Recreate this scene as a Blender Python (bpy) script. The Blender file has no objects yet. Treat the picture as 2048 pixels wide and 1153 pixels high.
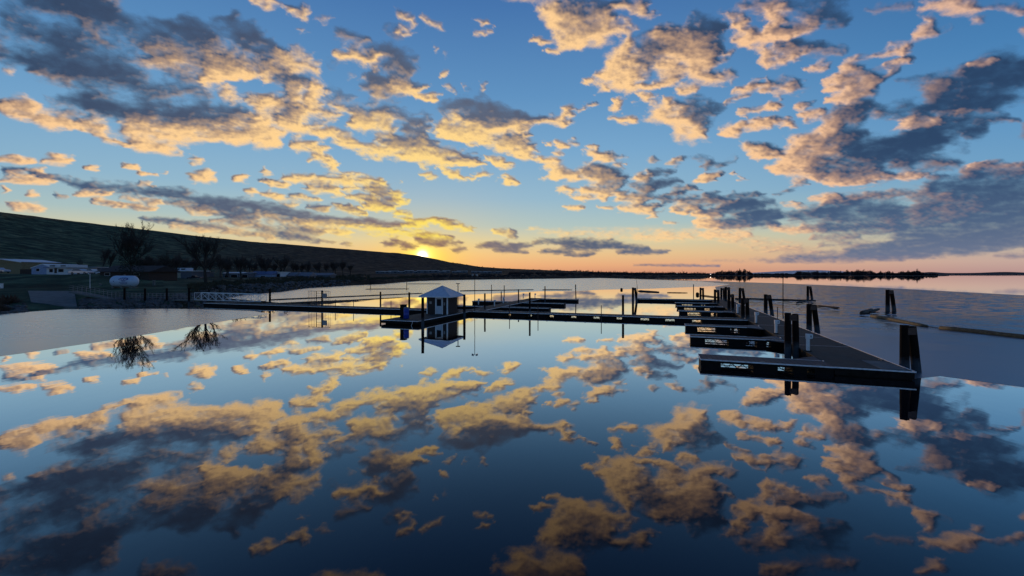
import bpy, bmesh, math, random
import numpy as np
from mathutils import Vector, Matrix
R = math.radians
random.seed(7)
# ------------------------------------------------------------------ camera, sky, sun
scene = bpy.context.scene
col = scene.collection
CAMH = 5.5           # eye height above the water, metres
F = 860.0            # focal length in photo pixels (2048 wide)
HX, HY = 1024.0, 548.0
cam_d = bpy.data.cameras.new('camera')
cam = bpy.data.objects.new('camera', cam_d)
col.objects.link(cam)
cam_d.sensor_width = 36.0
cam_d.lens = 36.0 * F / 2048.0
cam_d.shift_y = -28.5 / 2048.0
cam_d.clip_start = 0.1
cam_d.clip_end = 90000.0
cam.location = (0, 0, CAMH)
cam.rotation_euler = (R(90), 0, 0)
scene.camera = cam
scene.view_settings.view_transform = 'Standard'
scene.view_settings.look = 'None'
scene.view_settings.exposure = 0.0
scene.view_settings.gamma = 1.0

SUN_DIR = Vector(((845 - HX) / F, 1.0, (548 - 512.5) / F)).normalized()
sun_el = math.asin(SUN_DIR.z)
sun_az = math.atan2(SUN_DIR.x, SUN_DIR.y)      # from +Y, clockwise

def s2l(c):
    return tuple(((x / 255.0) / 12.92 if x <= 10.3 else (((x / 255.0) + 0.055) / 1.055) ** 2.4) for x in c)

world = bpy.data.worlds.new("World")
scene.world = world
world.use_nodes = True
nt = world.node_tree
nt.nodes.clear()
def N(tree, typ, **kw):
    n = tree.nodes.new(typ)
    for k, v in kw.items():
        setattr(n, k, v)
    return n
def math_node(tree, op, a, b=None, c=None, clamp=False):
    n = tree.nodes.new('ShaderNodeMath'); n.operation = op; n.use_clamp = clamp
    for i, v in enumerate((a, b, c)):
        if v is None: continue
        if isinstance(v, (int, float)): n.inputs[i].default_value = v
        else: tree.links.new(v, n.inputs[i])
    return n.outputs[0]
def ramp_node(tree, fac, stops, interp='EASE'):
    n = tree.nodes.new('ShaderNodeValToRGB'); cr = n.color_ramp; cr.interpolation = interp
    while len(cr.elements) < len(stops): cr.elements.new(0.5)
    for e, (p, c) in zip(cr.elements, stops):
        e.position = p; e.color = (*c, 1.0)
    tree.links.new(fac, n.inputs[0])
    return n.outputs[0]
def mix_rgb(tree, fac, a, b, mode='MIX'):
    n = tree.nodes.new('ShaderNodeMix'); n.data_type = 'RGBA'; n.blend_type = mode
    for s, v in ((n.inputs[0], fac), (n.inputs[6], a), (n.inputs[7], b)):
        if isinstance(v, (int, float)): s.default_value = v
        elif isinstance(v, tuple): s.default_value = (*v, 1.0)
        else: tree.links.new(v, s)
    return n.outputs[2]

tc = N(nt, 'ShaderNodeTexCoord')
sep = N(nt, 'ShaderNodeSeparateXYZ'); nt.links.new(tc.outputs['Generated'], sep.inputs[0])
z = math_node(nt, 'MAXIMUM', sep.outputs[2], 0.0)
sun_side = ramp_node(nt, z, [(0, s2l((212, 146, 116))), (.02, s2l((234, 174, 128))), (.045, s2l((236, 196, 142))), (.075, s2l((218, 208, 168))), (.11, s2l((176, 198, 196))),
    (.17, s2l((148, 186, 208))), (.27, s2l((122, 170, 208))), (.38, s2l((96, 148, 196))), (.53, s2l((70, 118, 176))), (.68, s2l((48, 90, 145))), (1, s2l((28, 58, 108)))], 'LINEAR')
off_side = ramp_node(nt, z, [(0, s2l((184, 148, 146))), (.02, s2l((198, 170, 160))), (.05, s2l((186, 180, 166))), (.08, s2l((168, 184, 180))), (.12, s2l((136, 176, 196))), (.16, s2l((112, 162, 200))),
    (.24, s2l((92, 148, 196))), (.34, s2l((70, 128, 182))), (.45, s2l((54, 106, 162))), (.62, s2l((38, 76, 130))), (1, s2l((26, 52, 100)))], 'LINEAR')
# horizontal angle from the sun
hx, hy = math.sin(sun_az), math.cos(sun_az)
hl = math_node(nt, 'SQRT', math_node(nt, 'ADD', math_node(nt, 'MULTIPLY', sep.outputs[0], sep.outputs[0]), math_node(nt, 'MULTIPLY', sep.outputs[1], sep.outputs[1])))
dot = math_node(nt, 'DIVIDE', math_node(nt, 'ADD', math_node(nt, 'MULTIPLY', sep.outputs[0], hx), math_node(nt, 'MULTIPLY', sep.outputs[1], hy)), hl)
mr = N(nt, 'ShaderNodeMapRange', interpolation_type='SMOOTHSTEP'); nt.links.new(dot, mr.inputs[0])
mr.inputs[1].default_value = math.cos(R(66)); mr.inputs[2].default_value = math.cos(R(14))
grad = mix_rgb(nt, mr.outputs[0], off_side, sun_side)
# aureole round the low sun
vd = N(nt, 'ShaderNodeVectorMath', operation='SUBTRACT'); nt.links.new(tc.outputs['Generated'], vd.inputs[0]); vd.inputs[1].default_value = SUN_DIR
vs = N(nt, 'ShaderNodeVectorMath', operation='MULTIPLY'); nt.links.new(vd.outputs[0], vs.inputs[0]); vs.inputs[1].default_value = (1, 1, 1.9)
vl = N(nt, 'ShaderNodeVectorMath', operation='LENGTH'); nt.links.new(vs.outputs[0], vl.inputs[0])
vl2 = N(nt, 'ShaderNodeVectorMath', operation='LENGTH'); nt.links.new(vd.outputs[0], vl2.inputs[0])
def gauss(dist, sig):
    q = math_node(nt, 'DIVIDE', dist, sig)
    return math_node(nt, 'EXPONENT', math_node(nt, 'MULTIPLY', math_node(nt, 'MULTIPLY', q, q), -1.0))
g1 = gauss(vl.outputs['Value'], 0.20)
g2 = gauss(vl.outputs['Value'], 0.07)
g3 = gauss(vl2.outputs['Value'], 0.009)
grad = mix_rgb(nt, math_node(nt, 'MULTIPLY', g1, 0.30), grad, s2l((255, 205, 88)))
grad = mix_rgb(nt, math_node(nt, 'MULTIPLY', g2, 0.8), grad, (1.05, 0.72, 0.06))
g4 = gauss(vl2.outputs['Value'], 0.03)
grad = mix_rgb(nt, math_node(nt, 'MULTIPLY', g4, 0.75), grad, (1.7, 1.3, 0.28))
grad = mix_rgb(nt, g3, grad, (6.5, 5.6, 3.6))
bg = N(nt, 'ShaderNodeBackground'); nt.links.new(grad, bg.inputs[0]); bg.inputs[1].default_value = 0.96
sky_t = N(nt, 'ShaderNodeTexSky', sky_type='NISHITA', sun_disc=False)
sky_t.sun_elevation = sun_el; sky_t.sun_rotation = sun_az
bg2 = N(nt, 'ShaderNodeBackground'); nt.links.new(sky_t.outputs[0], bg2.inputs[0]); bg2.inputs[1].default_value = 0.003
ad = N(nt, 'ShaderNodeAddShader'); nt.links.new(bg.outputs[0], ad.inputs[0]); nt.links.new(bg2.outputs[0], ad.inputs[1])
wo = N(nt, 'ShaderNodeOutputWorld'); nt.links.new(ad.outputs[0], wo.inputs[0])

sd = bpy.data.lights.new('sun', 'SUN'); sd.energy = 1.2; sd.angle = R(0.5); sd.color = (1.0, 0.62, 0.3)
sun = bpy.data.objects.new('sun', sd); col.objects.link(sun)
sun.rotation_euler = SUN_DIR.to_track_quat('Z', 'Y').to_euler()

# ------------------------------------------------------------------ clouds
def tag(o, label=None, cat=None, group=None, kind=None):
    if label: o['label'] = label
    if cat: o['category'] = cat
    if group: o['group'] = group
    if kind: o['kind'] = kind
    return o

def lattice(ix, iy, seed):
    h = (ix.astype(np.int64) * 374761393 + iy.astype(np.int64) * 668265263 + seed * 974711) & 0x7fffffff
    h = ((h ^ (h >> 13)) * 1274126177) & 0x7fffffff
    return ((h ^ (h >> 16)) & 0xffff) / 65535.0 * 2 - 1
def vnoise(x, y, seed):
    ix, iy = np.floor(x), np.floor(y)
    fx, fy = x - ix, y - iy
    fx = fx * fx * fx * (fx * (fx * 6 - 15) + 10); fy = fy * fy * fy * (fy * (fy * 6 - 15) + 10)
    a = lattice(ix, iy, seed); b = lattice(ix + 1, iy, seed); c = lattice(ix, iy + 1, seed); d = lattice(ix + 1, iy + 1, seed)
    return (a * (1 - fx) + b * fx) * (1 - fy) + (c * (1 - fx) + d * fx) * fy
def fbm(x, y, octs, seed, gain=0.55):
    s = 0; a = 1; t = 0
    for i in range(octs):
        cs, sn = math.cos(i * 1.1), math.sin(i * 1.1)
        s = s + a * vnoise(x * cs - y * sn, x * sn + y * cs, seed + i * 17); t += a
        a *= gain; x = x * 2.03; y = y * 2.03
    return s / t

CLOUDS = """
0 20 60 60 25 .05 .75;60 5 200 20 20 0 .9;130 5 210 30 28 0 1;100 70 260 150 30 .05 .95;120 10 190 80 9 .4 .6;200 40 330 70 22 0 .9;340 58 430 72 24 0 1;290 100 480 132 26 .42 .95;430 140 485 150 10 .8 .9;430 147 480 147 9 .9 .9;0 110 150 130 16 .05 .95;60 140 140 160 9 .25 .9;150 150 260 165 22 .05 .95;270 175 340 185 12 .1 .9;330 150 410 195 14 .1 .8;450 35 512 92 15 0 .85;407 160 438 168 9 .9 .95;445 185 490 195 8 .85 .8;490 150 495 152 6 .8 .8;0 143 25 150 5 .7 .6
0 208 60 222 13 .75 1;50 232 145 252 10 .95 1;90 200 150 235 10 .3 .6;120 195 230 215 14 .05 .95;180 215 400 225 18 0 1;400 215 490 225 12 .1 1;160 245 210 262 11 .7 .9;190 265 235 285 6 .85 .9;240 256 430 268 14 1 1;260 232 460 240 14 .3 1;430 265 512 270 15 .85 1;480 240 512 240 10 .4 .9;250 290 345 296 10 .9 1
512 0 555 8 10 .6 .8;570 12 582 15 5 .6 .6;597 18 622 45 8 .6 .9;645 50 665 35 6 .6 .6;612 70 620 72 5 .6 .7;512 70 530 110 18 .05 .9;540 100 560 105 15 .2 .8;512 137 570 142 15 .5 1;555 112 635 142 12 .75 .9;590 102 640 115 6 .8 .7;512 150 530 160 8 .8 .9;550 168 600 165 15 .1 1;565 190 595 200 14 .8 1;612 176 648 178 9 .95 1;620 192 645 200 10 .85 1;655 175 690 190 9 .05 .6
512 205 560 215 12 .85 1;512 240 540 265 20 1 1;512 272 545 287 13 1 .9;560 225 600 230 13 .25 1;570 247 608 256 15 1 1;605 215 660 235 12 .6 .9;630 262 664 268 11 1 1;670 205 730 235 12 .65 .9;700 237 790 262 8 .8 .9;765 215 840 250 11 .2 .95;740 225 780 240 10 .6 .9;820 260 850 268 10 .1 .9;675 70 750 80 11 .2 .8;732 74 754 80 6 .7 .8;780 60 800 75 10 .1 .4;665 95 680 100 5 .8 .8;690 105 745 117 12 .8 1;750 105 815 130 15 .1 .85;790 130 815 165 12 .15 .8;740 170 800 185 13 .15 1;745 150 765 160 10 .1 .9;740 185 760 190 9 .5 .9;725 195 745 205 8 .4 .8
790 170 838 190 7 .8 .9;820 172 848 174 5 .8 .9;842 198 872 196 6 .95 1;660 125 685 130 6 .1 .5;705 145 710 160 4 .7 .6;728 152 736 150 4 .7 .6;750 138 760 139 4 .7 .7;795 22 830 46 6 .7 .9;805 62 840 67 6 .7 .85;855 30 885 56 9 .8 .95;957 38 973 42 8 .7 .9;945 68 965 75 5 .7 .8;870 95 872 97 4 .7 .8;886 112 892 116 5 .6 .5;885 150 897 155 4 .8 .8;890 175 905 188 3 .7 .8;930 178 936 180 4 .7 .7;957 170 968 170 2.5 .7 .7;950 182 975 188 6 0 .5
880 225 960 215 12 .05 .9;920 218 1030 230 17 .02 1;950 238 1060 240 9 .2 1;870 252 1040 258 11 .95 1;890 263 980 272 10 1 1;925 281 945 283 5 .8 .9;1024 237 1080 240 11 .1 .95;1024 259 1070 262 7 .85 .9;1060 246 1130 237 7 .6 .9;1130 234 1160 219 6 .8 .95;1165 215 1182 208 3 .6 .8
1090 20 1140 40 18 .75 .95;1100 60 1150 80 20 .85 1;1140 32 1220 20 24 .3 1;1150 68 1215 50 20 1 1;1078 103 1115 107 6 .85 1;1110 85 1165 85 10 .9 1;1240 8 1300 12 11 .6 .85;1280 24 1308 26 7 .5 .7;1057 75 1078 75 5 .7 .8;1232 70 1262 50 11 .8 .9;1240 90 1235 150 17 1 1;1235 150 1260 180 16 1 1;1200 150 1230 160 9 .8 .9;1168 158 1190 162 5 .8 .9;1197 175 1213 185 9 .85 .95
1275 100 1335 95 22 .2 1;1265 130 1290 120 19 .35 1;1340 70 1420 92 22 .6 1;1400 20 1425 55 14 .1 .85;1385 62 1430 52 13 .1 1;1335 102 1440 112 12 .5 1;1320 138 1368 140 12 .75 .9;1310 157 1350 157 9 .75 .9;1398 130 1418 150 22 .75 .95;1280 172 1308 168 6 .9 1;1342 180 1400 176 7 .9 1;1430 145 1448 155 12 .55 .7;1286 195 1290 215 7 .85 .9;1230 215 1250 210 5 .85 .9;1225 238 1272 241 6 .95 1
1322 206 1342 213 8 .9 1;1308 232 1375 235 17 .95 1;1350 260 1400 264 16 1 1;1370 217 1435 216 15 .2 1;1390 240 1425 240 13 .4 1;1420 207 1458 214 7 0 .7;1457 30 1480 50 11 .6 .8;1462 62 1500 80 12 .75 .95;1485 88 1536 82 11 .8 .95;1490 10 1536 20 16 .3 .8;1452 105 1465 107 4 .5 .7;1522 115 1536 130 11 .7 .8;1465 180 1536 168 7 .65 .95;1458 201 1495 195 4 .6 .85;1447 262 1480 260 9 .9 1;1480 250 1536 248 7 .85 1;1490 227 1536 213 4 .6 .8
1536 20 1580 10 16 .7 .9;1536 60 1560 40 12 .8 .95;1560 65 1640 40 13 .6 .9;1540 76 1580 68 8 .7 .9;1600 10 1690 15 18 .05 .8;1660 30 1700 40 12 0 .8;1540 96 1640 90 6 .1 .75;1536 120 1590 108 10 .6 .85;1580 100 1680 100 9 .2 .6;1615 136 1663 130 8 .7 .95;1740 25 1830 15 8 .3 .5;1860 20 1960 8 11 .85 .95;1980 10 2030 10 9 .4 .8;1945 40 1968 38 7 .5 .6
1850 45 1868 50 7 .6 .85;1820 72 1870 62 9 .7 .95;1750 100 1820 90 6 .7 .9;1870 62 1905 52 4 .5 .6;1700 117 1750 107 6 .6 .7;1695 132 1735 130 6 .7 .75;1800 115 1828 113 5 .6 .8;1770 130 1820 119 4 .6 .85;1700 140 1735 142 11 .7 .95;1643 172 1700 158 6 .8 .95;1680 165 1760 155 11 .6 1;1740 150 1790 140 9 .3 .95;1655 195 1720 190 8 .95 1;1700 185 1750 177 13 .6 1
1536 172 1600 168 9 .5 .9;1540 186 1560 188 4 .6 .7;1536 208 1548 208 9 .85 .95;1597 209 1618 204 7 .5 .9;1600 236 1645 225 7 .7 .9;1536 246 1575 240 6 .7 .9;1565 256 1590 253 4 .8 .9;1680 222 1740 212 15 .1 .95;1650 247 1730 237 13 .3 .95;1640 262 1680 252 7 .7 .95;1597 282 1660 268 8 .85 .95;1660 277 1740 267 11 .05 .95
1800 167 1860 163 6 .05 .6;1735 237 1768 225 7 .6 .75;1760 222 1850 222 14 .05 .9;1800 248 1870 245 7 .7 .9;1860 187 1950 172 22 .12 1;1868 178 1905 172 8 .45 .9;1950 150 2060 135 24 0 1;1952 130 1998 121 4 .85 1;1850 217 2000 195 20 .05 1;1990 170 2060 150 22 0 1;1910 226 1950 218 4 .6 .8;1950 215 2060 203 9 .1 .6;1880 245 2020 237 9 .1 .85;1830 265 1960 260 13 0 .95;1750 284 1900 287 9 0 .9
1590 287 1640 280 12 .75 .98;1560 310 1620 300 13 .85 1;1552 335 1620 327 12 .9 1;1620 292 1720 277 11 .4 .95;1600 310 1680 300 12 .6 .95;1690 300 1880 290 17 0 1;1700 312 1850 305 16 0 1;1800 280 1890 280 9 0 .9;1620 335 1760 330 15 .2 1;1640 350 1780 350 11 .4 1;1660 364 1750 362 6 .9 1;1800 325 1920 325 11 .2 .9;1790 357 1850 345 7 .75 .95;1860 355 1885 355 5 .2 .8;1900 290 1935 295 8 0 .7;1940 275 1965 278 6 0 .7;1578 370 1620 363 5 .4 .8;1540 390 1600 380 3 .1 .8;1555 346 1650 352 8 .8 .7
1627 398 1680 392 7 .85 .95;1650 400 1760 390 8 .4 .95;1740 390 1860 385 8 .3 .9;1650 405 1720 403 4 0 .9;1850 377 1950 367 12 0 1;1930 352 2060 342 13 .2 1;1950 335 2060 328 6 .6 .98;1940 375 2060 370 16 0 1;1850 390 1900 388 3 .6 .8;1560 410 1610 407 2.5 .8 .85;1580 432 1680 425 11 .08 1;1650 420 1800 423 14 0 1;1780 440 1900 420 19 .25 1;1850 412 2060 410 26 .1 1;1880 415 1960 420 15 .4 1;1950 440 2060 430 36 0 1;1640 452 1800 455 14 .12 .97;1800 470 2060 468 20 0 1;1550 459 1620 460 6 .85 .85;1600 455 1650 460 5 .3 .9;1620 476 1720 475 4 .3 .8;1640 490 1760 488 4 .2 .7;1700 505 2000 488 11 .02 1;1560 516 1800 511 8 .15 .9;1760 515 1880 505 7 0 1;1990 512 2060 513 3 .2 .7;1536 523 1640 522 3 .2 .5;1536 421 1560 430 9 .1 .95;1536 441 1555 443 5 0 .9;1760 500 2048 480 14 0 1
0 315 60 322 6 .9 1;78 319 143 323 6.5 .9 1;0 345 60 340 5 .2 .9;0 358 103 363 5 .95 1;60 345 100 355 4 .3 .9;80 352 140 362 4 .1 .95;72 339 92 343 3 .8 .8;150 366 300 385 7 .1 1;300 381 420 400 8 .05 1;400 401 512 412 8 0 1;290 400 320 405 5 .6 .8;150 386 220 388 3.5 .9 .8;250 396 320 402 4 .9 .8;330 406 440 420 5 .4 .9;400 412 512 430 8 .1 1;370 421 430 425 5 .9 .8;440 430 512 440 7 .2 .9;430 441 512 452 4 .6 .8
177 337 198 338 3 .9 .95;245 330 283 335 4 .9 .95;277 347 313 350 3 .9 .95;320 342 332 343 2 .9 .8;367 310 403 315 4 .85 .95;385 322 403 323 2.5 .8 .6;375 353 430 357 7 .95 1;395 344 415 346 4 .9 1;470 356 500 362 4 .95 1;485 383 512 386 5 .9 .95;275 366 305 370 3 .6 .7;50 388 78 392 3 .9 .95;0 375 10 382 4 .8 .9;112 390 138 394 2.5 .3 .8;8 407 88 418 6 .8 1;188 401 240 412 4 .7 .95;240 410 308 418 5 .6 1;290 439 400 448 4.5 .15 1;380 446 458 458 5 .2 .95;340 453 480 466 4 .9 .7;450 461 512 470 5 .5 .8
583 290 640 306 8 .95 1;625 316 678 336 7 .9 .95;600 293 650 300 6 1 .9;635 265 662 271 6 1 .9;680 275 710 285 13 .9 1;700 290 780 305 11 1 1;755 275 788 272 4 .8 .9;780 290 860 300 12 .5 1;790 311 900 320 8 1 1;850 300 920 306 7 .9 .9;905 315 955 325 7 .4 1;892 326 950 330 4 1 1;770 279 870 285 6 .3 .9;840 332 850 338 4 .9 .7;850 352 870 355 5 .9 .9;880 336 900 340 4 .9 .9;897 349 938 361 5 1 .95;950 347 975 350 3 .9 .85;958 288 1024 300 9 .9 1;990 281 1040 285 8 .5 1;977 325 1018 335 5 .9 .95;1000 356 1033 364 5 .95 1;918 277 945 282 4 .8 .9
522 340 536 345 4 .9 .9;560 351 640 357 6 1 1;640 352 700 361 7 1 1;690 352 768 366 6 1 1;524 362 580 372 4 .7 .95;620 372 670 378 8 .7 .95;655 380 685 392 6 .85 .95;692 378 720 376 5 .8 .9;735 376 780 380 8 .5 .95;760 390 785 405 11 .15 1;700 396 745 400 5 .8 .95;740 405 780 418 7 .4 1;727 412 790 420 4 1 1;790 400 808 405 8 1 .95;790 386 808 390 4 1 .9;793 366 799 368 3 1 .8
512 388 568 393 4.5 .9 .95;580 393 636 400 5 .7 .95;560 406 595 410 4 .8 .7;622 413 658 418 4 .35 1;662 409 735 428 4 .8 .95;690 414 735 425 3 .2 .9;512 414 650 442 9 0 1;640 439 720 445 6 .05 1;720 441 805 452 5.5 .05 1;590 443 720 451 4 1 .9;700 453 800 462 4 1 .8;512 431 600 445 7 .6 .8;512 452 590 475 7 .3 .95;570 456 640 468 4 .4 .9;600 451 700 465 4 .9 .7;605 458 650 464 3.5 .1 .95;560 469 640 482 4.5 .1 .95;512 466 550 478 4 .7 .8;650 462 705 470 4 .9 .7;642 480 668 486 2 .3 .8;682 485 705 490 1.8 .3 .85
785 429 815 432 4 1 .9;810 441 840 445 4 1 .9;830 441 880 442 4 1 .95;870 441 950 460 5 1 1;872 443 910 448 2 .3 .95;810 452 850 450 5 1 .85;815 448 830 453 3 .2 .9;740 471 850 468 5 1 .6;840 471 900 475 5 1 .8;770 487 784 490 4 .1 1;790 482 803 486 5 .1 1;802 491 832 496 4 .15 1;828 479 880 488 5.5 .1 1;880 482 898 486 5 .1 1;860 485 880 490 4 .1 1;907 487 925 485 3 .1 .95;892 473 910 475 2.5 .1 1;907 501 928 498 4 .1 1;988 462 1024 465 5 .7 .95;1015 475 1024 474 4 .3 .9;952 492 1000 490 4 .1 1;972 490 1040 494 5.5 .1 1;990 502 1030 501 3 .1 1;1024 491 1063 493 4 .1 1;1024 503 1055 505 2 .1 .95;1024 461 1034 475 5 .4 .95
1024 287 1060 300 12 .75 1;1024 307 1080 315 7 1 1;1052 278 1078 280 4 .8 .95;1097 295 1126 298 5.5 .95 1;1137 292 1158 290 5 .8 .9;1185 295 1192 296 2.5 .8 .8;1177 309 1238 314 7 .7 .95;1185 320 1220 321 4 1 .95;1224 332 1240 333 4 .9 .95;1292 315 1310 312 5 .3 .7;1330 323 1380 320 4 .4 1;1387 312 1420 325 5 .1 .6;1397 334 1440 330 4 .1 .85;1387 358 1440 351 5 .7 1;1440 330 1473 320 3.5 .2 .6;1466 348 1476 348 3 .8 .85;1475 361 1487 361 2 .7 .7;1480 295 1550 303 9 .5 1;1492 312 1540 312 4 .9 1
1085 321 1110 322 7 1 1;1100 340 1150 355 10 1 1;1098 356 1130 356 5 1 1;1150 345 1230 355 11 .6 .95;1170 342 1250 360 9 .25 .95;1160 378 1250 385 7 .8 .95;1200 371 1250 373 6 .3 .95;1120 383 1145 380 5 1 1;1147 393 1180 396 4.5 1 .98;1187 393 1210 395 4 .9 .95;1128 417 1175 414 3.5 1 1;1197 414 1225 417 3 .9 .85;1275 356 1300 350 8 .5 .98;1300 345 1345 341 4 0 1;1292 366 1352 362 6 0 1;1270 375 1310 378 8 .2 1;1237 396 1300 398 8 .55 1;1240 416 1310 421 5 1 .98;1270 410 1325 415 5 .3 1;1300 426 1313 430 3.5 1 1;1332 386 1370 379 5 .15 .95;1367 372 1400 375 3.5 .3 .95;1300 393 1350 395 3 .1 .85
1352 401 1420 400 7 .25 1;1342 420 1400 415 5 .6 1;1350 426 1370 426 3.5 1 1;1322 403 1350 404 3 .1 .9;1412 390 1450 392 5 .1 .95;1440 395 1525 387 3.5 .1 .95;1420 401 1470 405 6 .3 .95;1480 403 1550 405 4.5 .1 .95;1402 422 1500 415 6 .1 1;1385 427 1440 429 5 .75 1;1450 411 1515 412 5 0 1;1392 445 1440 445 7 .95 1;1400 453 1500 451 5 .6 1;1440 441 1560 435 7 .05 1;1440 450 1560 449 5 .15 1;1480 430 1550 425 5 0 1;1322 444 1352 444 2 .9 .85;1294 434 1302 434 2 .9 .8
1062 486 1090 480 3.5 .2 1;1095 483 1240 490 6 .05 1;1120 493 1200 498 5 .1 1;1200 491 1300 497 4 .05 1;1077 503 1140 504 3 .1 1;1232 505 1340 504 3 .05 1;1135 511 1190 509 2.5 .1 .95;1265 530 1440 532 1.3 .1 .9;1500 517 1560 522 3 .3 .5;1400 520 1540 524 2.5 .3 .4
1064 458 1150 470 5 1 .45;1150 466 1500 470 9 1 .4;1280 477 1500 467 6 1 .38;1440 480 1600 490 7 .8 .4;1500 500 1640 500 5 .6 .45
1000 -38 1160 -30 18 .7 1;1020 -70 1150 -60 20 .2 1;1520 -45 1700 -30 14 .3 .8;1850 -40 1900 -30 10 .6 .8;200 -20 -60 -40 30 .1 .9;380 -60 300 -50 18 .1 .8;-120 60 -20 90 26 .1 .9;-200 180 -40 200 18 .4 1;-180 330 -30 345 8 .4 1;2060 60 2200 30 20 .3 .9;2060 260 2300 200 24 .1 .95;2060 430 2300 400 50 .05 1;2060 500 2300 470 12 .1 1;600 -90 760 -80 18 .6 .9
"""
def build_clouds():
    gx = np.concatenate([np.linspace(-2600, -260, 90, endpoint=False), np.arange(-260, 2310, 2.0), np.linspace(2310, 4650, 90)])
    gy = np.concatenate([np.linspace(-1700, -110, 90, endpoint=False), np.arange(-110, 548.5, 2.0)])
    PX, PY = np.meshgrid(gx, gy)
    dx, dz = (PX - HX) / F, (HY - PY) / F
    ln = np.sqrt(dx * dx + 1 + dz * dz)
    ux, uy, uz = dx / ln, 1 / ln, dz / ln
    qx, qy = ux / (uz + 0.17), uy / (uz + 0.17)      # where the line of sight meets the cloud layer
    rx, ry = ux / (uz + 0.34) * 1.45, uy / (uz + 0.34) * 1.45
    # ragged outlines
    wx = fbm(qx * 9, qy * 9, 5, 3); wy = fbm(qx * 9, qy * 9, 5, 71)
    el = np.clip(uz / 0.45, 0.06, 1)
    wx2 = fbm(rx * 32 + 9, ry * 36, 4, 303, .6); wy2 = fbm(rx * 32 + 2, ry * 36, 4, 171, .6)
    WX = PX + (wx * 34 + wx2 * 16) * (el ** .5); WY = PY + (wy * 24 + wy2 * 12) * el
    keep = np.ones_like(PX); ws = np.zeros_like(PX); wsum = np.full_like(PX, 1e-6); core = np.zeros_like(PX)
    for st in CLOUDS.replace('\n', ';').split(';'):
        v = st.split()
        if len(v) != 7: continue
        x0, y0, x1, y1, r, w, d = map(float, v)  # w: hand-set amount of sunlight painted on the stroke
        rr = r * 2.0 + 2.0
        m = rr * 1.5 + 44
        i0, i1 = np.searchsorted(gx, [min(x0, x1) - m, max(x0, x1) + m]); j0, j1 = np.searchsorted(gy, [min(y0, y1) - m, max(y0, y1) + m])
        if i1 <= i0 or j1 <= j0: continue
        sl = (slice(j0, j1), slice(i0, i1))
        X, Y = WX[sl], WY[sl]
        ex, ey = x1 - x0, y1 - y0; L2 = ex * ex + ey * ey + 1e-6
        t = np.clip(((X - x0) * ex + (Y - y0) * ey) / L2, 0, 1)
        L = math.sqrt(L2)
        tt = ((X - x0) * ex + (Y - y0) * ey) / L2
        end = np.clip(np.abs(tt - .5) * 2, 0, 1)
        rl = rr * (1 - 0.35 * end ** 2)              # lens-shaped
        q = np.hypot(X - (x0 + t * ex), Y - (y0 + t * ey)) / rl
        s = np.clip(1.0 - q, 0, 1); s = s * (1.55 - .55 * s)
        keep[sl] *= 1 - s * d * 0.97
        g = np.exp(-2.4 * q * q) * d; ws[sl] += g * w; wsum[sl] += g
    D = 1 - keep
    W = ws / wsum
    # beyond the frame: broken cloud of the same kind
    out = np.clip(np.maximum(np.maximum(-160 - PX, PX - 2200) / 200, (-80 - PY) / 120), 0, 1)
    big = fbm(qx * 2.1 + 5, qy * 2.1, 3, 211)
    D = np.maximum(D, out * np.clip(0.25 + big * 1.6, 0, 1)); W = np.where(wsum > 1e-3, W, 0.35 + 0.3 * wx)
    n1 = fbm(qx * 13, qy * 13, 6, 5, 0.6)
    n2 = fbm(rx * 28 + 7, ry * 32, 5, 19, 0.6)
    n3 = fbm(rx * 70 + 3, ry * 75, 4, 45, 0.65)
    rid = 1 - np.abs(fbm(rx * 18 + 1, ry * 24, 5, 88, 0.55)) * 2.6
    nn = n1 * .5 + n2 * .55 + n3 * .38 + (rid - .45) * .28
    H = D * (1 + .2 * n1) + 0.54 * nn * np.clip(D * 2.2, 0, 1) * np.clip(1.45 - D, .45, 1)
    prox = np.clip(wsum * 1.5, 0, 1) * np.clip(uz / .05, 0, 1)
    frag = np.clip((fbm(rx * 30 + 21, ry * 38, 5, 404, .6) + .25 * n1 - .13) * 3.4, 0, .72) * prox * np.clip(1 - D * 2, 0, 1)
    H = H + frag
    a = np.clip((H - .2) / .65, 0, 1)
    # sunlight painted on sides facing the low sun: slope of the thickness towards it
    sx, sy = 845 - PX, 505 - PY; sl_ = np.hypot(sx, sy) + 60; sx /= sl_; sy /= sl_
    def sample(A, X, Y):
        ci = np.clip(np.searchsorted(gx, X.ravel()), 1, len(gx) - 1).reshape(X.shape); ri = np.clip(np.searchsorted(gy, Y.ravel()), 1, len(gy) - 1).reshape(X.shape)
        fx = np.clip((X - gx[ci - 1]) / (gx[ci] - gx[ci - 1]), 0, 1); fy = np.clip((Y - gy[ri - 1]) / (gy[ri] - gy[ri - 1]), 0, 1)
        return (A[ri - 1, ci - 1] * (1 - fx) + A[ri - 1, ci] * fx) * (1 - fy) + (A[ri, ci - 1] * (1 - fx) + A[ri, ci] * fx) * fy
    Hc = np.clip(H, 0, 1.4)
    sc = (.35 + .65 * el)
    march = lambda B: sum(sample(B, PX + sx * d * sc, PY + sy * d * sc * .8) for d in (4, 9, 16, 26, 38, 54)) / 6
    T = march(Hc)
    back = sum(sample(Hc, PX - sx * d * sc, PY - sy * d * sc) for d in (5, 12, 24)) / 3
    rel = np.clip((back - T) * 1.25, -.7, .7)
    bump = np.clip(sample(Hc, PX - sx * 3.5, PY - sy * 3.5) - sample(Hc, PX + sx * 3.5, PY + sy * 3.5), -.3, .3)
    W = W * .82 + .03
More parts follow.
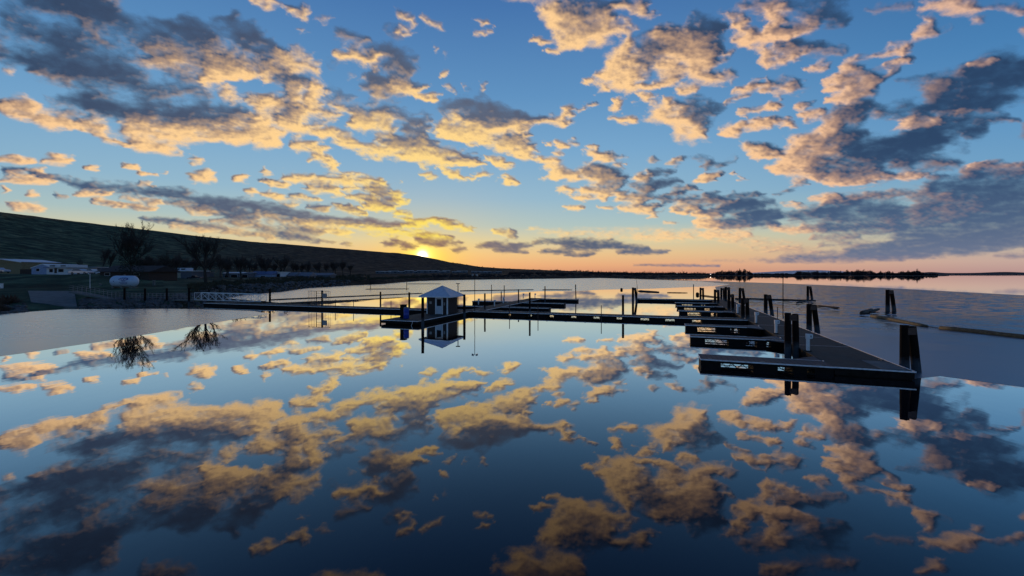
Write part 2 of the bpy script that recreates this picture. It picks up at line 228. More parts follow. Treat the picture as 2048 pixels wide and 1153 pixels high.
    lit = W + (.35 + .65 * np.clip(W * 2.2, 0, 1)) * (.46 * rel + .9 * bump * np.clip(uz / .15, .25, 1)) + (.3 + .7 * np.clip(W * 2.2, 0, 1)) * (.06 + .14 * np.clip(uz / .2, 0, 1)) * (n1 * .9 + n2 * .7 + n3 * .2) + .18 * (1 - a) * np.clip(W * 3, 0, 1) - .3 * np.clip(H - .8, 0, .6)
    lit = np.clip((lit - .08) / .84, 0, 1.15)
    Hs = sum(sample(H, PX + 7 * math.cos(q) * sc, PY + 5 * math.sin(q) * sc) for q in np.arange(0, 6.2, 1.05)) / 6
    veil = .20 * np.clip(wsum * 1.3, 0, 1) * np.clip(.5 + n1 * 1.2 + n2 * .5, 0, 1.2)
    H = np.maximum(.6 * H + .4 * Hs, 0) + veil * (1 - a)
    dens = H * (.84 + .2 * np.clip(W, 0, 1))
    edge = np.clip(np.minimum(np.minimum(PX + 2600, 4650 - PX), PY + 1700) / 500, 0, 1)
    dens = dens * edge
    # sunlit and shaded colours painted into the clouds, by angle from the sun
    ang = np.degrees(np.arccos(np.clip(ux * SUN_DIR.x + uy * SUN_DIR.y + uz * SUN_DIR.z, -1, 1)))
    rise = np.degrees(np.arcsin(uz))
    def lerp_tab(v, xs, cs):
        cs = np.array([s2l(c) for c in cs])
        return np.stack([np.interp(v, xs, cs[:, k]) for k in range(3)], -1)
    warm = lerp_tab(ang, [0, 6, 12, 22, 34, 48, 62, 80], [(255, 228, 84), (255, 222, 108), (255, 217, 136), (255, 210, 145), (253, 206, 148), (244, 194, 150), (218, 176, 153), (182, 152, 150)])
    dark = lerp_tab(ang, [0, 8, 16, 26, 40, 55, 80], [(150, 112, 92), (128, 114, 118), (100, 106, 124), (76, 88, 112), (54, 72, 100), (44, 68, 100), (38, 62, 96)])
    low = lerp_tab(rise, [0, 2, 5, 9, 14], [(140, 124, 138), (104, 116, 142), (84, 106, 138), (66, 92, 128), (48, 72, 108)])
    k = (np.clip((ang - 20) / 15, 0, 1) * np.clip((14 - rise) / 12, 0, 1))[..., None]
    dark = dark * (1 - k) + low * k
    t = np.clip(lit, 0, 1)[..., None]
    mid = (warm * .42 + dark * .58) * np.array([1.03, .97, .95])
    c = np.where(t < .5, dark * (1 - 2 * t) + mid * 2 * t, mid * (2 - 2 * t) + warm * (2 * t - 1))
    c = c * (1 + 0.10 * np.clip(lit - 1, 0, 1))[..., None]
    RAD = 24000.0
    P = np.stack([ux, uy, uz], -1) * RAD
    ny, nx = PX.shape
    me = bpy.data.meshes.new('cloud_layer')
    me.vertices.add(nx * ny); me.vertices.foreach_set('co', P.astype(np.float32).ravel())
    idx = np.arange(nx * ny).reshape(ny, nx)
    q4 = np.stack([idx[:-1, :-1], idx[1:, :-1], idx[1:, 1:], idx[:-1, 1:]], -1).reshape(-1, 4)
    # leave out faces of clear sky
    dm = dens.ravel()[q4].max(1) > 0.12
    q4 = q4[dm]
    me.loops.add(q4.size); me.loops.foreach_set('vertex_index', q4.ravel().astype(np.int32))
    me.polygons.add(len(q4)); me.polygons.foreach_set('loop_start', np.arange(0, q4.size, 4, dtype=np.int32))
    me.update(calc_edges=True)
    at = me.attributes.new('painted_light', 'FLOAT_COLOR', 'POINT')
    at.data.foreach_set('color', np.concatenate([c, dens[..., None]], -1).astype(np.float32).ravel())  # painted sunlight and shade as vertex colour, density in alpha
    at2 = me.attributes.new('layer_position', 'FLOAT_VECTOR', 'POINT')
    at2.data.foreach_set('vector', np.stack([qx, qy, qx * 0], -1).astype(np.float32).ravel())
    m = bpy.data.materials.new('cloud'); m.use_nodes = True; t = m.node_tree; t.nodes.clear()
    A = N(t, 'ShaderNodeAttribute', attribute_name='painted_light'); B = N(t, 'ShaderNodeAttribute', attribute_name='layer_position')
    no = N(t, 'ShaderNodeTexNoise'); no.inputs['Scale'].default_value = 110; no.inputs['Detail'].default_value = 3
    t.links.new(B.outputs['Vector'], no.inputs['Vector'])
    nn = math_node(t, 'SUBTRACT', no.outputs[0], 0.5)
    de = math_node(t, 'ADD', A.outputs['Alpha'], math_node(t, 'MULTIPLY', nn, 0.16))
    mr = N(t, 'ShaderNodeMapRange', interpolation_type='SMOOTHSTEP'); t.links.new(de, mr.inputs[0]); mr.inputs[1].default_value = 0.06; mr.inputs[2].default_value = 0.92
    al = math_node(t, 'MULTIPLY', mr.outputs[0], 0.985)
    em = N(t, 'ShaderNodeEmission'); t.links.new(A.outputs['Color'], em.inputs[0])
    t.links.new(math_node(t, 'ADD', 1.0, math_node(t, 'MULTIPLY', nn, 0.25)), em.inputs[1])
    tr = N(t, 'ShaderNodeBsdfTransparent'); mx = N(t, 'ShaderNodeMixShader')
    t.links.new(al, mx.inputs[0]); t.links.new(tr.outputs[0], mx.inputs[1]); t.links.new(em.outputs[0], mx.inputs[2])
    o = N(t, 'ShaderNodeOutputMaterial'); t.links.new(mx.outputs[0], o.inputs[0])
    m.cycles.emission_sampling = 'NONE'
    me.materials.append(m)
    ob = bpy.data.objects.new('sky', me); col.objects.link(ob)  # self-glowing cloud sheet, its light and shade painted in
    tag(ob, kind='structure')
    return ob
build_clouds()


# ------------------------------------------------------------------ helpers
def at(px, py, z=0.0):
    """the point at height z seen at photo pixel (px, py)"""
    Y = F * (CAMH - z) / (py - HY)
    return Vector(((px - HX) / F * Y, Y, z))
def atY(px, Y, z=0.0):
    return Vector(((px - HX) / F * Y, Y, z))

def pieces(mb):
    n = len(mb.v); par = list(range(n))
    def find(a):
        while par[a] != a: par[a] = par[par[a]]; a = par[a]
        return a
    for f in mb.f:
        for i in f[1:]: par[find(i)] = find(f[0])
    out = {}
    for f in mb.f: out.setdefault(find(f[0]), []).append(f)
    res = []
    for fs in out.values():
        ids = sorted({i for f in fs for i in f}); mp = {i: k for k, i in enumerate(ids)}
        q = MB(); q.v = [mb.v[i] for i in ids]; q.f = [tuple(mp[i] for i in f) for f in fs]; res.append(q)
    return res
class MB:
    def __init__(self): self.v = []; self.f = []
    def add(self, vs, fs):
        b = len(self.v); self.v += [tuple(p) for p in vs]; self.f += [tuple(i + b for i in q) for q in fs]; return self
    def box(self, x0, x1, y0, y1, z0, z1):
        return self.add([(x0, y0, z0), (x1, y0, z0), (x1, y1, z0), (x0, y1, z0), (x0, y0, z1), (x1, y0, z1), (x1, y1, z1), (x0, y1, z1)],
            [(0, 3, 2, 1), (4, 5, 6, 7), (0, 1, 5, 4), (1, 2, 6, 5), (2, 3, 7, 6), (3, 0, 4, 7)])
    def prism(self, pts, z0, z1):
        n = len(pts)
        return self.add([(x, y, z0) for x, y in pts] + [(x, y, z1) for x, y in pts],
            [tuple(range(n))[::-1], tuple(range(n, 2 * n))] + [(i, (i + 1) % n, n + (i + 1) % n, n + i) for i in range(n)])
    def tube(self, p0, p1, r0, r1=None, n=8, cap=True):
        if r1 is None: r1 = r0
        p0, p1 = Vector(p0), Vector(p1); d = (p1 - p0)
        if d.length < 1e-6: return self
        d.normalize(); a = d.orthogonal().normalized(); b = d.cross(a)
        vs = []
        for p, r in ((p0, r0), (p1, r1)):
            for i in range(n):
                t = 2 * math.pi * i / n; vs.append(p + (a * math.cos(t) + b * math.sin(t)) * r)
        fs = [(i, (i + 1) % n, n + (i + 1) % n, n + i) for i in range(n)]
        if cap: fs += [tuple(range(n))[::-1], tuple(range(n, 2 * n))]
        return self.add(vs, fs)
    def path(self, pts, r, n=6):
        for p, q in zip(pts, pts[1:]): self.tube(p, q, r, r, n)
        return self
    def lathe(self, prof, n=16, c=(0, 0)):
        vs = []; m = len(prof)
        for r, z in prof:
            for i in range(n):
                t = 2 * math.pi * i / n; vs.append((c[0] + r * math.cos(t), c[1] + r * math.sin(t), z))
        fs = [(j * n + i, j * n + (i + 1) % n, (j + 1) * n + (i + 1) % n, (j + 1) * n + i) for j in range(m - 1) for i in range(n)]
        fs += [tuple(range(n))[::-1], tuple(range((m - 1) * n, m * n))]
        return self.add(vs, fs)
    def blob(self, c, r, seed=0, sq=(1, 1, 1), n=7, rough=.25):
        rnd = random.Random(seed); vs = [(c[0], c[1], c[2] - r * sq[2])]; k = n - 2
        for j in range(1, k):
            ph = math.pi * j / k - math.pi / 2
            for i in range(n):
                t = 2 * math.pi * i / n; q = r * (1 + rnd.uniform(-rough, rough))
                vs.append((c[0] + q * sq[0] * math.cos(ph) * math.cos(t), c[1] + q * sq[1] * math.cos(ph) * math.sin(t), c[2] + q * sq[2] * math.sin(ph)))
        vs.append((c[0], c[1], c[2] + r * sq[2])); L = len(vs) - 1
        fs = [(0, 1 + (i + 1) % n, 1 + i) for i in range(n)]
        for j in range(k - 2):
            for i in range(n): fs.append((1 + j * n + i, 1 + j * n + (i + 1) % n, 1 + (j + 1) * n + (i + 1) % n, 1 + (j + 1) * n + i))
        b = 1 + (k - 2) * n
        fs += [(L, b + i, b + (i + 1) % n) for i in range(n)]
        return self.add(vs, fs)
    def each(self, name, mat, parent=None, **kw):
        return [q.build(name, mat, parent, **kw) for q in pieces(self)]
    def build(self, name, mat, parent=None, loc=(0, 0, 0), rotz=0, smooth=False, bevel=0):
        me = bpy.data.meshes.new(name); me.from_pydata(self.v, [], self.f); me.update()
        if smooth: me.polygons.foreach_set('use_smooth', [True] * len(me.polygons))
        me.materials.append(mat)
        o = bpy.data.objects.new(name, me); col.objects.link(o)
        o.location = loc; o.rotation_euler = (0, 0, rotz)
        if parent: o.parent = parent
        if bevel:
            b = o.modifiers.new('b', 'BEVEL'); b.width = bevel; b.segments = 2; b.limit_method = 'ANGLE'
        return o

def thing(name, label, cat, loc=(0, 0, 0), rotz=0, group=None):
    o = bpy.data.objects.new(name, None); col.objects.link(o); o.empty_display_size = .2
    o.location = loc; o.rotation_euler = (0, 0, rotz)
    return tag(o, label, cat, group)
def dup(root, loc, rotz=None, label=None, scale=None):
    def cp(o, parent):
        c = o.copy(); col.objects.link(c); c.parent = parent
        for ch in list(o.children): cp(ch, c)
        return c
    r = cp(root, None); r.location = loc
    if rotz is not None: r.rotation_euler = (0, 0, rotz)
    if label: r['label'] = label
    if scale: r.scale = scale if not isinstance(scale, (int, float)) else (scale,) * 3
    return r

def mat(name, c, rough=.7, var=.3, scale=3.0, bump=.0, metal=0, c2=None, spec=.4, stretch=(1, 1, 1), detail=6, bscale=None):
    m = bpy.data.materials.new(name); m.use_nodes = True; t = m.node_tree; b = t.nodes['Principled BSDF']
    tcn = N(t, 'ShaderNodeTexCoord'); mp = N(t, 'ShaderNodeMapping'); mp.inputs['Scale'].default_value = stretch
    t.links.new(tcn.outputs['Object'], mp.inputs[0])
    no = N(t, 'ShaderNodeTexNoise'); no.inputs['Scale'].default_value = scale; no.inputs['Detail'].default_value = detail; no.inputs['Roughness'].default_value = .6
    t.links.new(mp.outputs[0], no.inputs['Vector'])
    a = tuple(x * (1 - var) for x in c); d = c2 or tuple(min(1, x * (1 + var)) for x in c)
    r = ramp_node(t, no.outputs[0], [(.3, a), (.5, c), (.72, d)], 'LINEAR')
    t.links.new(r, b.inputs['Base Color'])
    b.inputs['Roughness'].default_value = rough; b.inputs['Metallic'].default_value = metal
    b.inputs['Specular IOR Level'].default_value = spec
    if bump:
        n2 = N(t, 'ShaderNodeTexNoise'); n2.inputs['Scale'].default_value = bscale or scale * 4; n2.inputs['Detail'].default_value = 5
        t.links.new(mp.outputs[0], n2.inputs['Vector'])
        bp = N(t, 'ShaderNodeBump'); bp.inputs['Strength'].default_value = 1; bp.inputs['Distance'].default_value = bump
        t.links.new(n2.outputs[0], bp.inputs['Height']); t.links.new(bp.outputs[0], b.inputs['Normal'])
    m['ramp'] = 1
    return m

M = {}
M['deck'] = mat('deck_grip', (.026, .034, .034), .85, .35, 2.2, .004, bscale=60)
M['plank'] = mat('deck_plank', (.040, .044, .054), .7, .3, 2.0, .003, stretch=(1, 6, 1))
M['frame'] = mat('dark_timber', (.014, .012, .011), .8, .5, 3, .006, spec=.08)
M['float'] = mat('black_float', (.008, .008, .009), .7, .3, 4, .004, spec=.1)
M['edge'] = mat('aluminium', (.62, .66, .72), .45, .25, 6, metal=.1)
M['white'] = mat('white_paint', (.62, .66, .70), .5, .12, 5)
M['wall_dark'] = mat('dark_siding', (.028, .020, .020), .75, .25, 3, .004, stretch=(12, 12, 1))
M['roof_metal'] = mat('metal_roof', (.55, .60, .68), .4, .12, 3, metal=.2)
M['door'] = mat('door_paint', (.42, .48, .56), .5, .1, 4)
M['glass'] = mat('dark_glass', (.012, .014, .018), .5, .1, 2, spec=.05)
M['blue'] = mat('blue_plastic', (.012, .04, .30), .4, .15, 4)
M['grey'] = mat('grey_metal', (.18, .2, .23), .45, .2, 5, metal=.5)
M['rust'] = mat('rusty_steel', (.07, .035, .025), .7, .4, 6, .003)
M['log'] = mat('wet_log', (.09, .07, .04), .7, .5, 3, .02, c2=(.17, .135, .075), stretch=(1, 1, 3), bscale=9)
M['log_dark'] = mat('dark_log', (.03, .027, .026), .7, .4, 3, .02)
M['concrete'] = mat('concrete', (.12, .135, .135), .9, .3, 1.2, .02)
M['rock'] = mat('rock', (.085, .083, .085), .9, .5, .6, .06)
M['bark'] = mat('bark', (.03, .026, .023), .9, .35, 2)
M['twig'] = mat('twigs', (.040, .032, .027), .9, .3, 1)
M['needle'] = mat('needles', (.012, .022, .014), .9, .5, .8)
M['bush'] = mat('dry_bush', (.055, .048, .032), .95, .6, .5, c2=(.03, .045, .025))
M['farwood'] = mat('far_woods', (.022, .020, .024), .95, .4, .02)
# pile: weathered wood, the last metre above the water bleached by ice and silt
def pile_mat():
    m = mat('pile_wood', (.012, .008, .007), .85, .45, 3, .01, spec=.08, stretch=(1, 1, .35), bscale=9)
    t = m.node_tree; b = t.nodes['Principled BSDF']; src = b.inputs['Base Color'].links[0].from_socket
    tcn = N(t, 'ShaderNodeTexCoord'); sp = N(t, 'ShaderNodeSeparateXYZ'); t.links.new(tcn.outputs['Object'], sp.inputs[0])
    no = N(t, 'ShaderNodeTexNoise'); no.inputs['Scale'].default_value = 5; t.links.new(tcn.outputs['Object'], no.inputs['Vector'])
    hgt = math_node(t, 'ADD', sp.outputs[2], math_node(t, 'MULTIPLY', no.outputs[0], .5))
    mr = N(t, 'ShaderNodeMapRange'); t.links.new(hgt, mr.inputs[0]); mr.inputs[1].default_value = 1.15; mr.inputs[2].default_value = .75
    t.links.new(mix_rgb(t, mr.outputs[0], src, (.055, .065, .08)), b.inputs['Base Color'])
    return m
M['pile'] = pile_mat()

# ------------------------------------------------------------------ water, ice, ruffled water
def sheet(name, pts, z, m):
    return tag(MB().add([(x, y, z) for x, y in pts], [tuple(range(len(pts)))]).build(name, m), kind='structure')
wm = bpy.data.materials.new('still_water'); wm.use_nodes = True; t = wm.node_tree; t.nodes.clear()
df = N(t, 'ShaderNodeBsdfDiffuse'); df.inputs[0].default_value = (.003, .006, .014, 1)
gl = N(t, 'ShaderNodeBsdfGlossy'); gl.inputs['Roughness'].default_value = 0.0; gl.inputs[0].default_value = (1, 1, 1, 1)
g = N(t, 'ShaderNodeNewGeometry'); mp = N(t, 'ShaderNodeMapping'); mp.inputs['Scale'].default_value = (.5, .22, 1); t.links.new(g.outputs['Position'], mp.inputs[0])
no = N(t, 'ShaderNodeTexNoise'); no.inputs['Scale'].default_value = .5; no.inputs['Detail'].default_value = 4; t.links.new(mp.outputs[0], no.inputs['Vector'])
bp = N(t, 'ShaderNodeBump'); bp.inputs['Strength'].default_value = 1; bp.inputs['Distance'].default_value = .008; t.links.new(no.outputs[0], bp.inputs['Height'])
t.links.new(bp.outputs[0], gl.inputs['Normal'])
fr = N(t, 'ShaderNodeFresnel'); fr.inputs[0].default_value = 1.33; t.links.new(bp.outputs[0], fr.inputs['Normal'])
k = math_node(t, 'SUBTRACT', 1.0, math_node(t, 'EXPONENT', math_node(t, 'MULTIPLY', math_node(t, 'POWER', math_node(t, 'MULTIPLY', fr.outputs[0], 4.0), 1.6), -1.0)))
mx = N(t, 'ShaderNodeMixShader'); t.links.new(k, mx.inputs[0]); t.links.new(df.outputs[0], mx.inputs[1]); t.links.new(gl.outputs[0], mx.inputs[2])
o = N(t, 'ShaderNodeOutputMaterial'); t.links.new(mx.outputs[0], o.inputs[0])
sheet('water', [(-30000, -400), (30000, -400), (30000, 40000), (-30000, 40000)], 0, wm)

def ice_mat(name, base, rough, slope, tint, gfac):
    m = bpy.data.materials.new(name); m.use_nodes = True; t = m.node_tree; t.nodes.clear()
    g = N(t, 'ShaderNodeNewGeometry')
    mp = N(t, 'ShaderNodeMapping'); mp.inputs['Scale'].default_value = (.05, .16, 1); t.links.new(g.outputs['Position'], mp.inputs[0])
    no = N(t, 'ShaderNodeTexNoise'); no.inputs['Scale'].default_value = 1.0; no.inputs['Detail'].default_value = 7; t.links.new(mp.outputs[0], no.inputs['Vector'])
    df = N(t, 'ShaderNodeBsdfDiffuse'); gl = N(t, 'ShaderNodeBsdfGlossy'); gl.inputs[0].default_value = (*tint, 1)
    t.links.new(ramp_node(t, no.outputs[0], [(.35, tuple(x * .8 for x in base)), (.65, tuple(x * 1.2 for x in base))], 'LINEAR'), df.inputs[0])
    t.links.new(math_node(t, 'ADD', rough - .05, math_node(t, 'MULTIPLY', no.outputs[0], .1)), gl.inputs['Roughness'])
    ROUGH_IN = gl.inputs['Roughness']
    # small wind ripples (none on the smooth ice): the normals lean this way and that
    mp2 = N(t, 'ShaderNodeMapping'); mp2.inputs['Scale'].default_value = (.45, .42, 1); mp2.inputs['Rotation'].default_value = (0, 0, .1); t.links.new(g.outputs['Position'], mp2.inputs[0])
    n2 = N(t, 'ShaderNodeTexNoise'); n2.inputs['Scale'].default_value = 1.25; n2.inputs['Detail'].default_value = 7; n2.inputs['Roughness'].default_value = .62; t.links.new(mp2.outputs[0], n2.inputs['Vector'])
    if slope:
        sp = N(t, 'ShaderNodeSeparateXYZ'); t.links.new(g.outputs['Position'], sp.inputs[0])
        mr = N(t, 'ShaderNodeMapRange', interpolation_type='SMOOTHSTEP'); t.links.new(sp.outputs[1], mr.inputs[0])
        mr.inputs[1].default_value = 26; mr.inputs[2].default_value = 66; mr.inputs[3].default_value = .05; mr.inputs[4].default_value = 1
        mq = N(t, 'ShaderNodeMapRange'); t.links.new(mr.outputs[0], mq.inputs[0]); mq.inputs[1].default_value = .1; mq.inputs[2].default_value = 1; mq.inputs[3].default_value = .36; mq.inputs[4].default_value = rough
        t.links.new(mq.outputs[0], ROUGH_IN)
        v1 = N(t, 'ShaderNodeVectorMath', operation='SUBTRACT'); t.links.new(n2.outputs[1], v1.inputs[0]); v1.inputs[1].default_value = (.5, .5, .5)
        v2 = N(t, 'ShaderNodeVectorMath', operation='MULTIPLY'); t.links.new(v1.outputs[0], v2.inputs[0]); v2.inputs[1].default_value = (slope * .5, slope, 0)
        v3 = N(t, 'ShaderNodeVectorMath', operation='SCALE'); t.links.new(v2.outputs[0], v3.inputs[0]); t.links.new(mr.outputs[0], v3.inputs['Scale'])
        v4 = N(t, 'ShaderNodeVectorMath', operation='ADD'); t.links.new(v3.outputs[0], v4.inputs[0]); v4.inputs[1].default_value = (0, 0, 1)
        v5 = N(t, 'ShaderNodeVectorMath', operation='NORMALIZE'); t.links.new(v4.outputs[0], v5.inputs[0]); t.links.new(v5.outputs[0], gl.inputs['Normal'])
    fr = N(t, 'ShaderNodeFresnel'); fr.inputs[0].default_value = 1.33
    k = math_node(t, 'MINIMUM', math_node(t, 'MULTIPLY', fr.outputs[0], gfac), .92)
    mx = N(t, 'ShaderNodeMixShader'); t.links.new(k, mx.inputs[0]); t.links.new(df.outputs[0], mx.inputs[1]); t.links.new(gl.outputs[0], mx.inputs[2])
    o = N(t, 'ShaderNodeOutputMaterial'); t.links.new(mx.outputs[0], o.inputs[0])
    return m
def P2(lst): return [tuple(at(x, y)[:2]) for x, y in lst]
ICE_L = P2([(-500, 900), (-200, 748), (0, 713), (60, 705), (130, 694), (200, 684), (300, 668), (400, 650), (470, 639), (541, 628), (500, 622), (400, 618.5), (340, 618), (250, 618.5), (180, 619), (131, 619), (60, 624), (0, 628), (-300, 652), (-700, 690), (-700, 1000)])
ICE_F = P2([(440, 596), (500, 601), (560, 606), (620, 603), (700, 600), (800, 595), (850, 596), (930, 590), (1000, 587), (1080, 583), (1150, 583), (1200, 580),
    (1300, 578), (1420, 573), (1480, 568), (1400, 562), (1200, 556.5), (1000, 556), (600, 556)])
ice = ice_mat('thin_ice', (.46, .41, .36), .27, 0, (1, .96, .88), 1.4)
sheet('thin_ice', ICE_L, .004, ice)
sheet('thin_ice', ICE_F, .004, ice)

TH = R(-19.29)
AX, AY = 20.7, 22.1
UX, UY = -math.sin(TH), math.cos(TH)
def dockp(v, u): return (AX - v * UY + u * UX, AY + v * UX + u * UY)      # v: metres left of the outer edge, u: metres along the pier
edge = [dockp(1.5, u) for u in (0.3, 20, 40, 66)]
RUF = [tuple(at(1810, 760)[:2])] + edge + P2([(1430, 574), (1460, 569), (1400, 563), (1200, 557.2), (1380, 561.5), (1560, 567), (1700, 573), (1840, 580), (2048, 591), (2700, 625), (2700, 900), (2300, 812), (2048, 775), (1950, 762), (1880, 752.5)])
sheet('ruffled_water', RUF, .0045, ice_mat('ruffled_water', (.022, .028, .036), .10, 2.4, (.70, .77, .84), .54))

# ------------------------------------------------------------------ terrain on the left
SHORE = [(-1700, 900), (-900, 740), (-300, 652), (0, 628), (60, 623), (131, 616.5), (250, 615), (340, 614), (385, 609), (430, 599), (480, 591), (560, 584), (610, 577), (700, 571.5), (760, 569), (810, 564.5), (840, 562.5), (900, 560.7), (1000, 559), (1100, 558), (1150, 557.2), (1250, 555.6), (1310, 554.8), (1420, 553.8)]
SKYL = [(-1700, 300), (-900, 345), (-300, 388), (0, 424), (100, 437), (250, 455), (400, 473), (500, 483.5), (600, 491), (700, 499.5), (800, 507), (845, 513), (875, 519), (900, 525), (930, 529), (960, 534), (1000, 537), (1100, 541), (1200, 544.5), (1300, 546.5), (1420, 548)]
def tab(x, T): return float(np.interp(x, [a for a, _ in T], [b_ for _, b_ in T]))
def shoreY(px): return F * CAMH / (tab(px, SHORE) - HY)
def terr(px, Y):
    """ground height for the column px at depth Y"""
    ys = shoreY(px)
    yr = tab(px, [(-1700, 300), (0, 480), (400, 800), (845, 1350), (1100, 2100), (1420, 3200)])
    ter = tab(px, [(0, 5.4), (200, 5.4), (300, 3.6), (700, 4.2), (900, 5.5), (1420, 3.0)])
    yf = tab(px, [(-1700, 160), (0, 175), (400, 300), (700, 430), (845, 620), (1100, 1000), (1420, 2000)])
    s = Y - ys
    bankh = 2.3
    yb = max(ys + 8, 82 if px < 330 else ys + 6)
    if Y < yb: z = -0.5 + (bankh + .5) * max(0, min(1, (Y - ys + 1.2) / (yb - ys + 1.2))) ** .75
    else:
        k = min(1, (Y - yb - (12 if px < 330 else 2)) / (28 if px < 330 else 60)); k = max(0, k); k = k * k * (3 - 2 * k)
        z = bankh + (ter - bankh) * k
    if Y > yf:
        e0 = (z - CAMH) * F / Y; e1 = HY - tab(px, SKYL)
        k = min(1, (Y - yf) / (yr - yf))
        e = e0 + (e1 - e0) * (k ** .85)
        if Y <= yr: z = max(z, CAMH + e * Y / F)
        else: z = CAMH + e1 * yr / F - (Y - yr) * .12
    return z
def ground(px, Y): return terr(px, Y)
def build_terrain():
    cols_ = list(np.arange(-1700, 0, 24)) + list(np.arange(0, 1421, 6.0))
    ts = [0, .004, .01, .02, .035, .05, .07, .09, .12, .15, .18, .22, .26, .3, .35, .4] + list(np.linspace(.45, 1.0, 44)) + [1.06, 1.2]
    vs = []; nr = len(ts)
    for px in cols_:
        ys = shoreY(px) - 1.6; yr = tab(px, [(-1700, 300), (0, 480), (400, 800), (845, 1350), (1100, 2100), (1420, 3200)])
        for i, t in enumerate(ts):
            Y = ys * (yr / ys) ** t
            z = terr(px, Y)
            X = (px - HX) / F * Y
            amp = min(.8, max(0, (Y - ys - 3)) * .02) * (1 if t < 1 else .4)
            if t > .3: amp += .0022 * Y * (1 if t < .97 else .25)
            n = float(fbm(np.array([X * .035]), np.array([Y * .03]), 4, 9)[0])
            vs.append((X, Y, z + n * amp * (0 if t < .004 else 1)))
    fs = [(a * nr + j, (a + 1) * nr + j, (a + 1) * nr + j + 1, a * nr + j + 1) for a in range(len(cols_) - 1) for j in range(nr - 1)]
    m = bpy.data.materials.new('hill_grass'); m.use_nodes = True; t = m.node_tree; b = t.nodes['Principled BSDF']
    g = N(t, 'ShaderNodeNewGeometry'); mp = N(t, 'ShaderNodeMapping'); mp.inputs['Scale'].default_value = (.02, .02, .12); t.links.new(g.outputs['Position'], mp.inputs[0])
    no = N(t, 'ShaderNodeTexNoise'); no.inputs['Scale'].default_value = 3; no.inputs['Detail'].default_value = 9; no.inputs['Roughness'].default_value = .68; t.links.new(mp.outputs[0], no.inputs['Vector'])
    gr = ramp_node(t, no.outputs[0], [(.38, (.010, .028, .022)), (.5, (.028, .066, .044)), (.58, (.07, .13, .08)), (.7, (.14, .20, .11))], 'LINEAR')
    br = ramp_node(t, no.outputs[0], [(.38, (.024, .017, .014)), (.5, (.058, .040, .030)), (.58, (.10, .07, .05)), (.7, (.17, .125, .09))], 'LINEAR')
    sp = N(t, 'ShaderNodeSeparateXYZ'); t.links.new(g.outputs['Position'], sp.inputs[0])
    mr = N(t, 'ShaderNodeMapRange', interpolation_type='SMOOTHSTEP'); t.links.new(math_node(t, 'DIVIDE', sp.outputs[0], sp.outputs[1]), mr.inputs[0]); mr.inputs[1].default_value = -.95; mr.inputs[2].default_value = -.35
    t.links.new(mix_rgb(t, mr.outputs[0], gr, br), b.inputs['Base Color'])
    b.inputs['Roughness'].default_value = 1; b.inputs['Specular IOR Level'].default_value = .1
    bp = N(t, 'ShaderNodeBump'); bp.inputs['Distance'].default_value = 3; bp.inputs['Strength'].default_value = .8; t.links.new(no.outputs[0], bp.inputs['Height']); t.links.new(bp.outputs[0], b.inputs['Normal'])
    o = MB().add(vs, fs).build('hillside', m, smooth=True); tag(o, kind='structure')
build_terrain()

# far shore, low plateau and pale mountains on the right
def strip(name, m, Y0, prof, depth, px0, px1, step, zb=-.5):
    xs = np.arange(px0, px1 + .1, step); vs = []
    for px in xs:
        h = prof(px)
        vs += [atY(px, Y0, zb), atY(px, Y0 + depth * .08, max(h, zb + .05)), atY(px, Y0 + depth, max(h, zb + .05))]
    fs = []
    for a in range(len(xs) - 1):
        for j in range(2): fs.append((a * 3 + j, (a + 1) * 3 + j, (a + 1) * 3 + j + 1, a * 3 + j + 1))
    return tag(MB().add(vs, fs).build(name, m, smooth=True), kind='structure')
def nz(x, s, sd): return float(fbm(np.array([x * s]), np.array([.5]), 4, sd)[0])
M['shore'] = mat('far_shore', (.022, .018, .018), .95, .4, .01)
M['plateau'] = mat('far_plateau', (.030, .020, .028), .95, .3, .001)
M['mount'] = mat('haze_tinted_mountain', (.62, .68, .74), .9, .2, .0006)  # pale blue distance haze painted into the base colour
strip('far_shore', M['shore'], 1250, lambda p: 1.5 + 2.5 * max(0, nz(p, .03, 4)), 300, 1290, 1900, 4)
strip('sandbar', M['shore'], 470, lambda p: .5 * min(1, (p - 1308) / 30, (1408 - p) / 20), 60, 1308, 1408, 4, -.1)
strip('sandbar', M['shore'], 640, lambda p: .4 * min(1, (p - 1130) / 20, (1235 - p) / 20), 60, 1130, 1235, 5, -.1)
strip('plateau', M['plateau'], 3600, lambda p: CAMH + (1.6 + .6 * nz(p, .008, 14)) / F * 3600, 1500, 1780, 3300, 8)
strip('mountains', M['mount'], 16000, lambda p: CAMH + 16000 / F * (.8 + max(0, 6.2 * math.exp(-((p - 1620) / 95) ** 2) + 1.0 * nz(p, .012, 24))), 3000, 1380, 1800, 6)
strip('mountains', M['plateau'], 15000, lambda p: CAMH + 15000 / F * (1.5 + 2.2 * math.exp(-((p - 2010) / 45) ** 2) + 2 * math.exp(-((p - 1862) / 20) ** 2)), 3000, 1780, 3300, 6)


# ------------------------------------------------------------------ docks
ZD = 0.45
def truss(mb, x0, x1, y, z0, z1, r=.018):
    zm = (z0 + z1) / 2
    mb.tube((x0, y, zm), (x1, y, zm), r, n=4)
    n = max(1, int(round((x1 - x0) / .55)))
    for i in range(n):
        a = x0 + (x1 - x0) * i / n; b_ = x0 + (x1 - x0) * (i + 1) / n
        mb.tube((a, y, z1), ((a + b_) / 2, y, z0), r, n=4); mb.tube(((a + b_) / 2, y, z0), (b_, y, z1), r, n=4)

